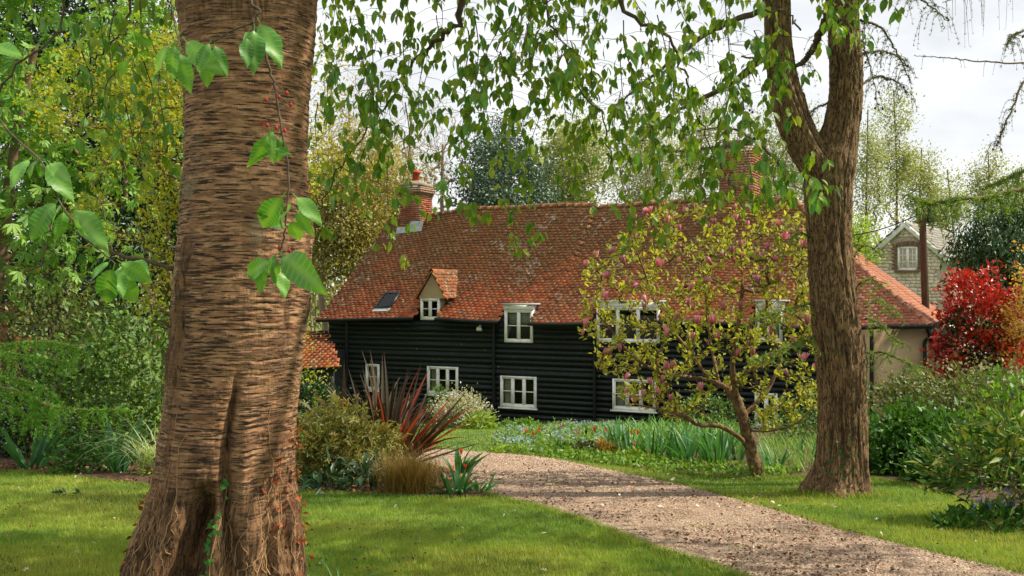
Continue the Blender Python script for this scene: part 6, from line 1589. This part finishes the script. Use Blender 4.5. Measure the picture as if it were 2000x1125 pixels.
shrub('nettle_bank', 'lower bank of green undergrowth behind the rhododendron stems', 'bush', 1905, 11.6, 230, 870, (M_NETTLE, DIAMOND, .080, 5000), ncl=110, ry=.5, stems=40)
shrub('rose_bush', 'thin reddish rose bush beside the far foot of the larch', 'bush', 1712, 14.2, 60, 770, (M_BRONZE, DIAMOND, .06, 350), ncl=40, stems=30, rstem=.004, ry=.4)
shrub('rhododendron', 'open rhododendron with dark bare stems nearest on the right edge', 'bush', 1995, 8.2, 350, 812, (M_RHODO, SLIM, .115, 1500), ncl=130, ry=.55, sig=.085, stems=110, rstem=.0042, low=.30, bark=M_BROWNBARK, lift=.05, up=.15, out=1.0)
shrub('bluebell_plant', 'low bluebell leaves around the foot of the rhododendron', 'plant', 1945, 7.9, 240, 1000, (M_NETTLE, SLIM, .11, 380), ncl=50, ry=.28, up=.6, stems=10, rstem=.002)
b = MB(); o = [x for x in COL.objects if x.name.startswith('bluebell_plant')][0]; P = np.array([foot(1900 + 90 * rng.random(), 7.75 + .3 * rng.random()) + [0, 0, .18 + .14 * rng.random()] for _ in range(45)]); scatter(b, ROSETTE, P, rand_dirs(45), rand_dirs(45), .02)
b.build('flowers', leaf_mat('bluebell', ['#4a5fb0', '#5f78c4'], trans=.2), o, kind='stuff')
tree('spruce_tree', 'dark green conifer behind the red photinia', 1950, 26, (1955, 500, 95, 130), (M_SPRUCE, SLIM, .17, 8000), nt=150, rtrunk=.2, bark=M_BROWNBARK, sig=.16, droop=1.0, shell=.3)
# the larch outside the picture whose boughs reach in
el = thing('larch_tree', foot(2330, 11.5), 'larch whose mossy drooping boughs reach in over the hedge', 'tree')
wood, needle, dark, cone = MB(), MB(), MB(), MB()
wood.tube(spline([foot(2330, 11.5), W(2325, 500, 11.5), W(2320, 0, 11.6), W(2310, -500, 11.6)], 24), np.linspace(.22, .13, 24), 12)
larch_branch([(2320, 330, 11.5), (2150, 345, 11.3), (2000, 368, 11.0), (1930, 385, 10.9), (1870, 388, 10.8), (1815, 398, 10.8), (1770, 380, 10.8)], .035, .006, .30, 17, needle, size=.062, n=60, side=.6, gap=.028)
larch_branch([(2320, 300, 11.5), (2120, 290, 11.6), (2010, 330, 11.6), (1930, 365, 11.6)], .02, .006, .45, 15, needle, size=.062, n=40, side=.5, gap=.028)
larch_branch([(1870, 388, 10.8), (1830, 425, 10.7), (1815, 455, 10.7)], .008, .003, .2, 14, needle, size=.04, n=20)
larch_branch([(2320, 60, 11.5), (2100, 60, 11.0), (2000, 60, 10.8), (1965, 85, 10.7)], .025, .005, .45, 13, dark, cones=.06, size=.04, n=40)
larch_branch([(2320, 140, 11.5), (2120, 130, 11.2), (2010, 150, 10.9), (1978, 210, 10.8), (1960, 250, 10.8), (1945, 290, 10.8)], .02, .003, .3, 11, dark, cones=.12, size=.032, n=40)
larch_branch([(2320, 120, 11.5), (2100, 125, 11.2), (1990, 124, 11.0), (1900, 118, 10.9), (1838, 112, 10.9), (1785, 108, 10.9)], .014, .003, .16, 3, dark, cones=.10, size=.022, n=40, gap=.07)
larch_branch([(2320, -60, 11.5), (2050, -60, 11.2), (1950, -30, 11.0), (1890, -10, 10.9), (1840, 5, 10.9)], .015, .003, .5, 9, dark, size=.02, n=40, side=.15, gap=.06)
wood.build('branches', M_BROWNBARK, el, True); needle.build('needles', M_LARCHLEAF, el, kind='stuff'); dark.build('old_needles', M_LARCHDARK, el, kind='stuff'); cone.build('cones', M_TWIG, el, kind='stuff')

# ================================================================== TREES BEYOND THE COTTAGE
GB = 'trees beyond the cottage'
tree('budding_tree', 'yellow green budding tree just past the cherry trunk, beyond the roof end', 655, 42, (660, 400, 130, 170), (M_BUDDING, DIAMOND, 0.146, 21600), nt=204, rtrunk=.16, bark=M_BAREBARK, sig=.38, group=GB, ry=2.2)
tree('oak_tree', 'brownish budding tree behind the small chimney', 745, 48, (745, 400, 95, 150), (M_BUDDING, DIAMOND, 0.138, 16800), nt=192, rtrunk=.18, bark=M_BAREBARK, sig=.36, group=GB, ry=2)
tree('bare_tree', 'tall bare grey tree with upright twigs between the chimney and the evergreen', 800, 52, (805, 290, 85, 175), (M_BUDDING, DIAMOND, 0.052, 2400), nt=520, rtrunk=.16, bark=M_BAREBARK, rtip=.010, sig=.2, shell=.1, group=GB, lift=-.35, ry=2, trunk_to=.8)
tree('bare_tree', 'bare spreading tree right beside the evergreen, thick limbs showing', 870, 50, (865, 310, 75, 140), (M_BUDDING, DIAMOND, 0.052, 1280), nt=420, rtrunk=.17, bark=M_BAREBARK, rtip=.010, sig=.2, shell=.1, group=GB, lift=-.35, ry=1.8, trunk_to=.6)
tree('bare_tree', 'thin bare sapling crown showing white sky just right of the cherry trunk', 690, 55, (680, 240, 90, 150), (M_BUDDING, DIAMOND, 0.077, 2880), nt=330, rtrunk=.13, bark=M_BAREBARK, rtip=.010, sig=.3, shell=.1, group=GB, lift=-.2, ry=2)
tree('holm_oak', 'dense blue green evergreen tree over the middle of the ridge', 985, 43, (985, 370, 108, 110), (M_HOLLY, DIAMOND, 0.146, 14400), nt=170, rtrunk=.25, bark=M_BAREBARK, sig=.30, group=GB, ry=2.2, shell=.5)
tree('pointed_tree', 'narrow blue green tree top rising above the evergreen', 990, 50, (985, 290, 42, 90), (M_HOLLY, DIAMOND, 0.138, 4160), nt=70, rtrunk=.16, bark=M_BAREBARK, sig=.3, group=GB, ry=1)
tree('ash_tree', 'light green leafing tree right of the blue green evergreen', 1110, 47, (1120, 340, 85, 140), (M_PALE, DIAMOND, 0.138, 15600), nt=192, rtrunk=.16, bark=M_BAREBARK, sig=.40, group=GB, ry=2)
tree('weeping_birch', 'weeping birch with hanging twigs behind the roof step', 1275, 44, (1270, 330, 85, 130), (M_PALE, DIAMOND, 0.095, 12480), nt=228, rtrunk=.13, bark=M_BAREBARK, rtip=.009, sig=.34, droop=1.2, group=GB, ry=1.8, lift=.5)
tree('birch_tree', 'thin birch left of the large chimney', 1370, 46, (1370, 300, 70, 120), (M_PALE, DIAMOND, 0.086, 8640), nt=180, rtrunk=.10, bark=M_BAREBARK, rtip=.009, sig=.34, droop=.8, group=GB, ry=1.6)
tree('birch_tree', 'thin birch just behind the large chimney', 1530, 48, (1530, 320, 95, 130), (M_PALE, DIAMOND, 0.103, 14400), nt=192, rtrunk=.11, bark=M_BAREBARK, sig=.38, group=GB, ry=1.8)
G2 = 'far trees beyond the stone house'
for px, d, cr, n, lab in ((1700, 58, (1695, 340, 36, 140), 3000, 'tall thin pale tree nearest the forked larch'), (1745, 60, (1745, 310, 45, 150), 3600, 'tallest thin pale tree, with a dark straight stem'), (1800, 62, (1800, 370, 45, 90), 3000, 'pale rounded tree straight above the stone gable'),
                          (1855, 64, (1850, 395, 45, 70), 2400, 'low pale tree behind the telegraph pole'), (1935, 60, (1930, 365, 34, 75), 2200, 'pale pointed tree over the conifer'), (1990, 58, (1995, 390, 50, 70), 2600, 'pale hazy tree at the edge behind the larch bough')):
    tree('alder_tree', lab, px, d, cr, (M_PALE, DIAMOND, .14, int(n * 1.7)), nt=110, rtrunk=.10, bark=M_BROWNBARK, rtip=.010, sig=.34, group=G2, trunk_to=.95, ry=1.2)
tree('hazel_tree', 'light green hazel left of the stone house gable', 1672, 37, (1668, 480, 36, 65), (M_LIME, DIAMOND, .11, 3000), nt=120, rtrunk=.08, bark=M_BROWNBARK, sig=.25, ry=1.2)
P = []; n = 26000
x = rng.uniform(-45, 60, n); y = rng.uniform(70, 86, n); tophalf = 6.6 + 3.2 * (fbm(np.stack([x * .16, y * .1, 0 * x], -1), 123, 4) - .5) * 2 - .9; z = -2.7 + (tophalf + 2.2) * rng.random(n) ** .7
b = MB(); scatter(b, DIAMOND, np.stack([x, y, z], 1), rand_dirs(n), norm(rand_dirs(n) + [0, -.5, .6]), .55 * (.6 + .8 * rng.random(n))); tag(b.build('distant_wood', M_FARWOOD), kind='stuff')
b = MB()
for k in range(120):
    px_ = rng.uniform(-40, 55); py_ = rng.uniform(69, 84); h = rng.uniform(5.5, 9.5); b.tube(spline([(px_, py_, -2.8), (px_ + rng.normal() * .2, py_, h * .4), (px_ + rng.normal() * .4, py_, h - 2.7)], 6), np.linspace(.10, .02, 6), 4)
tag(b.build('distant_stems', M_BAREBARK), kind='stuff')

# ================================================================== GRASS, STONES, LITTER
M_BLADE = leaf_mat('grass_blade', ['#466a1c', '#5c7e22', '#7a9630', '#94a23a', '#a8a650'], trans=.35, rough=.6)
def lawn_blades(n, y0, y1, hgt, wid, pw, mname='mown_grass', xl=None):
    y = (y0 ** (1 - pw) + rng.random(n) * (y1 ** (1 - pw) - y0 ** (1 - pw))) ** (1 / (1 - pw)) if pw != 1 else y0 * (y1 / y0) ** rng.random(n)
    x = (rng.random(n) * 2 - 1) * (y * .53 + 1.3)
    k = ~in_poly(x, y, POLY_GRAVEL) & ~in_poly(x, y, POLY_BED1) & ~in_poly(x, y, POLY_BED2) & ~in_poly(x, y, POLY_BED3)
    x, y = x[k], y[k]; n = len(x); P = np.stack([x, y, ground(x, y)], 1)
    a = rng.random(n) * 2 * np.pi; s = np.maximum(1, y / 7.5); h = hgt * (.55 + .75 * rng.random(n)) * (1 + .35 * (fbm(P * [2.2, 2.2, 0], 200, 3) - .5) * 2)
    az = np.stack([np.cos(a), np.sin(a), 0 * a], 1); sd = np.stack([-np.sin(a), np.cos(a), 0 * a], 1); w = (wid * s * .5)[:, None]
    tip = P + az * (h * (.25 + .6 * rng.random(n)))[:, None] + np.stack([0 * h, 0 * h, h], 1)
    V = np.stack([P - sd * w, P + sd * w, tip], 1)
    patch_ = np.clip(fbm(P * [.8, .8, 0], 210, 5) * 2.4 - .7, 0, .999)
    r = np.clip(.62 * patch_ + .38 * rng.random(n), 0, .999)
    b = MB(); b.add(V.reshape(-1, 3), np.arange(n * 3).reshape(-1, 3), np.repeat(r, 3)); tag(b.build(mname, M_BLADE), kind='stuff')
lawn_blades(500000, 4.9, 15.0, .034, .0042, 1.9)
lawn_blades(60000, 15.0, 31.0, .045, .006, 1.5)
# rough tufts along the drive's edges and round the larch's foot
def edge_tufts(curve, n, spread, off):
    A = spline(np.array(curve), 400); k = rng.integers(0, 400, n); P = A[k] + np.column_stack([rng.normal(size=(n, 2)) * spread, np.zeros(n)]) + np.array(off); P[:, 2] = ground(P[:, 0], P[:, 1]); return P
b = MB(); blades(b, np.concatenate([edge_tufts(GL[1:10], 7000, .035, (-.02, -.02, 0)), edge_tufts(GR[1:13], 7000, .04, (.03, .03, 0))]), .060, .0045, .8, .8, 2)
c0 = G(1642, 968); a = rng.uniform(0, 2 * math.pi, 2600); r_ = .30 + .22 * rng.random(2600) ** 2; P = np.stack([c0[0] + np.cos(a) * r_ * 1.15, LD0 + np.sin(a) * r_, 0 * a], 1); P[:, 2] = ground(P[:, 0], P[:, 1]); blades(b, P, .10, .005, .7, .8, 2)
c0 = np.array([np.interp(0, _cz, _cx), TD]); a = rng.uniform(0, 2 * math.pi, 2600); r_ = .50 + .2 * rng.random(2600); P = np.stack([c0[0] + np.cos(a) * r_, c0[1] + np.sin(a) * r_, 0 * a], 1); blades(b, P, .08, .004, .7, .8, 2)
P = edge_tufts(BL[:12], 5000, .03, (0, -.03, 0)); blades(b, P, .055, .0045, .8, .8, 2); P = edge_tufts(CL, 5000, .04, (0, -.04, 0)); blades(b, P, .07, .005, .8, .8, 2); P = edge_tufts(DL, 2500, .04, (0, -.04, 0)); blades(b, P, .06, .005, .8, .8, 2)
for px, py in ((1075, 942), (1095, 945), (1105, 958), (1200, 960), (1370, 1032), (1460, 1075), (985, 938), (1085, 950)):
    P = G(px, py) + rng.normal(size=(60, 3)) * [.07, .05, 0]; blades(b, P, .05, .004, 1.0, .8, 2)
tag(b.build('edge_grass', M_BLADE), kind='stuff')
P = ground_pts([(960, 884), (1090, 896), (1290, 923), (1390, 932), (1470, 938), (1560, 934), (1560, 924), (1470, 924), (1380, 918), (1290, 908), (1180, 893), (1060, 884)], 2600)
b = MB(); n = len(P); Q = P + np.column_stack([np.zeros((n, 2)), .02 + .12 * rng.random(n) ** 1.5]); scatter(b, DIAMOND, Q, norm(rand_dirs(n) + [0, -.2, .5]), norm(rand_dirs(n) + [0, 0, 1]), .07); tag(b.build('ground_cover', M_BORDER), kind='stuff')
# loose stones of the drive
M_PEB = mat('pebble', ['#634f41', '#87705f', '#a28b77', '#baa591', '#765f4f', '#9b806d'], nscale=.9, detail=6, rough=.85, rnd=.62, coords='World')
STONE = _t([(-.5, 0, 0), (0, -.4, 0), (.5, .05, 0), (.05, .45, 0), (.05, 0, .38)], [(0, 1, 4), (1, 2, 4), (2, 3, 4), (3, 0, 4)])
n = 150000; y = 5.0 * (19.0 / 5.0) ** rng.random(n); x = rng.uniform(-.1, .56, n) * y; k = in_poly(x, y, POLY_GRAVEL); x, y = x[k], y[k]; n = len(x)
P = np.stack([x, y, ground(x, y) + .008 + .006 * rng.random(n)], 1); dd = rand_dirs(n); dd[:, 2] *= .3
b = MB(); scatter(b, STONE, P, norm(dd), norm(rng.normal(size=(n, 3)) * .35 + [0, 0, 1]), (.010 + .014 * rng.random(n) ** 2) * np.maximum(1, y / 9)); tag(b.build('gravel_stones', M_PEB), kind='stuff')
# fallen bud scales, bark and petals
M_LITTER = leaf_mat('litter', ['#4a382a', '#6a5038', '#7a4a36', '#3f3024', '#5c4836'], trans=.1, rough=.9)
def litter(name, m, n, xr, yr, size, within=None, T=DIAMOND):
    y = yr[0] * (yr[1] / yr[0]) ** rng.random(n); x = rng.uniform(xr[0], xr[1], n) * y
    d_ = fbm(np.stack([x * 1.1, y * .8, 0 * x], -1), 300 + n % 97, 3); k = d_ > .44
    if within is not None: k &= in_poly(x, y, within)
    x, y = x[k], y[k]; n = len(x); P = np.stack([x, y, ground(x, y) + .022 + .01 * rng.random(n)], 1); dd = rand_dirs(n); dd[:, 2] *= .35
    b = MB(); scatter(b, T, P, norm(dd), norm(rng.normal(size=(n, 3)) * .5 + [0, 0, 1]), size * (.5 + .9 * rng.random(n))); tag(b.build(name, m), kind='stuff')
litter('bark_litter', M_LITTER, 9000, (-.05, .56), (5.2, 18), .030, POLY_GRAVEL)
litter('bed_mulch', leaf_mat('mulch', ['#5a3d2a', '#7d5a40', '#9a755a', '#4a3626'], trans=.05, rough=.95), 16000, (-.56, .05), (9, 14.5), .06, POLY_BED1)
litter('lawn_litter', M_LITTER, 2600, (-.52, .5), (5.3, 13), .024)
litter('daisies', leaf_mat('daisy', ['#e8e6dc', '#f2f0e8'], trans=.1), 150, (-.5, .5), (6, 13), .02, T=ROSETTE)
litter('fallen_petals', leaf_mat('fallen_petal', ['#d8c4b4', '#e4d4c8', '#c98a8a'], trans=.2), 260, (.08, .36), (9, 14), .045)
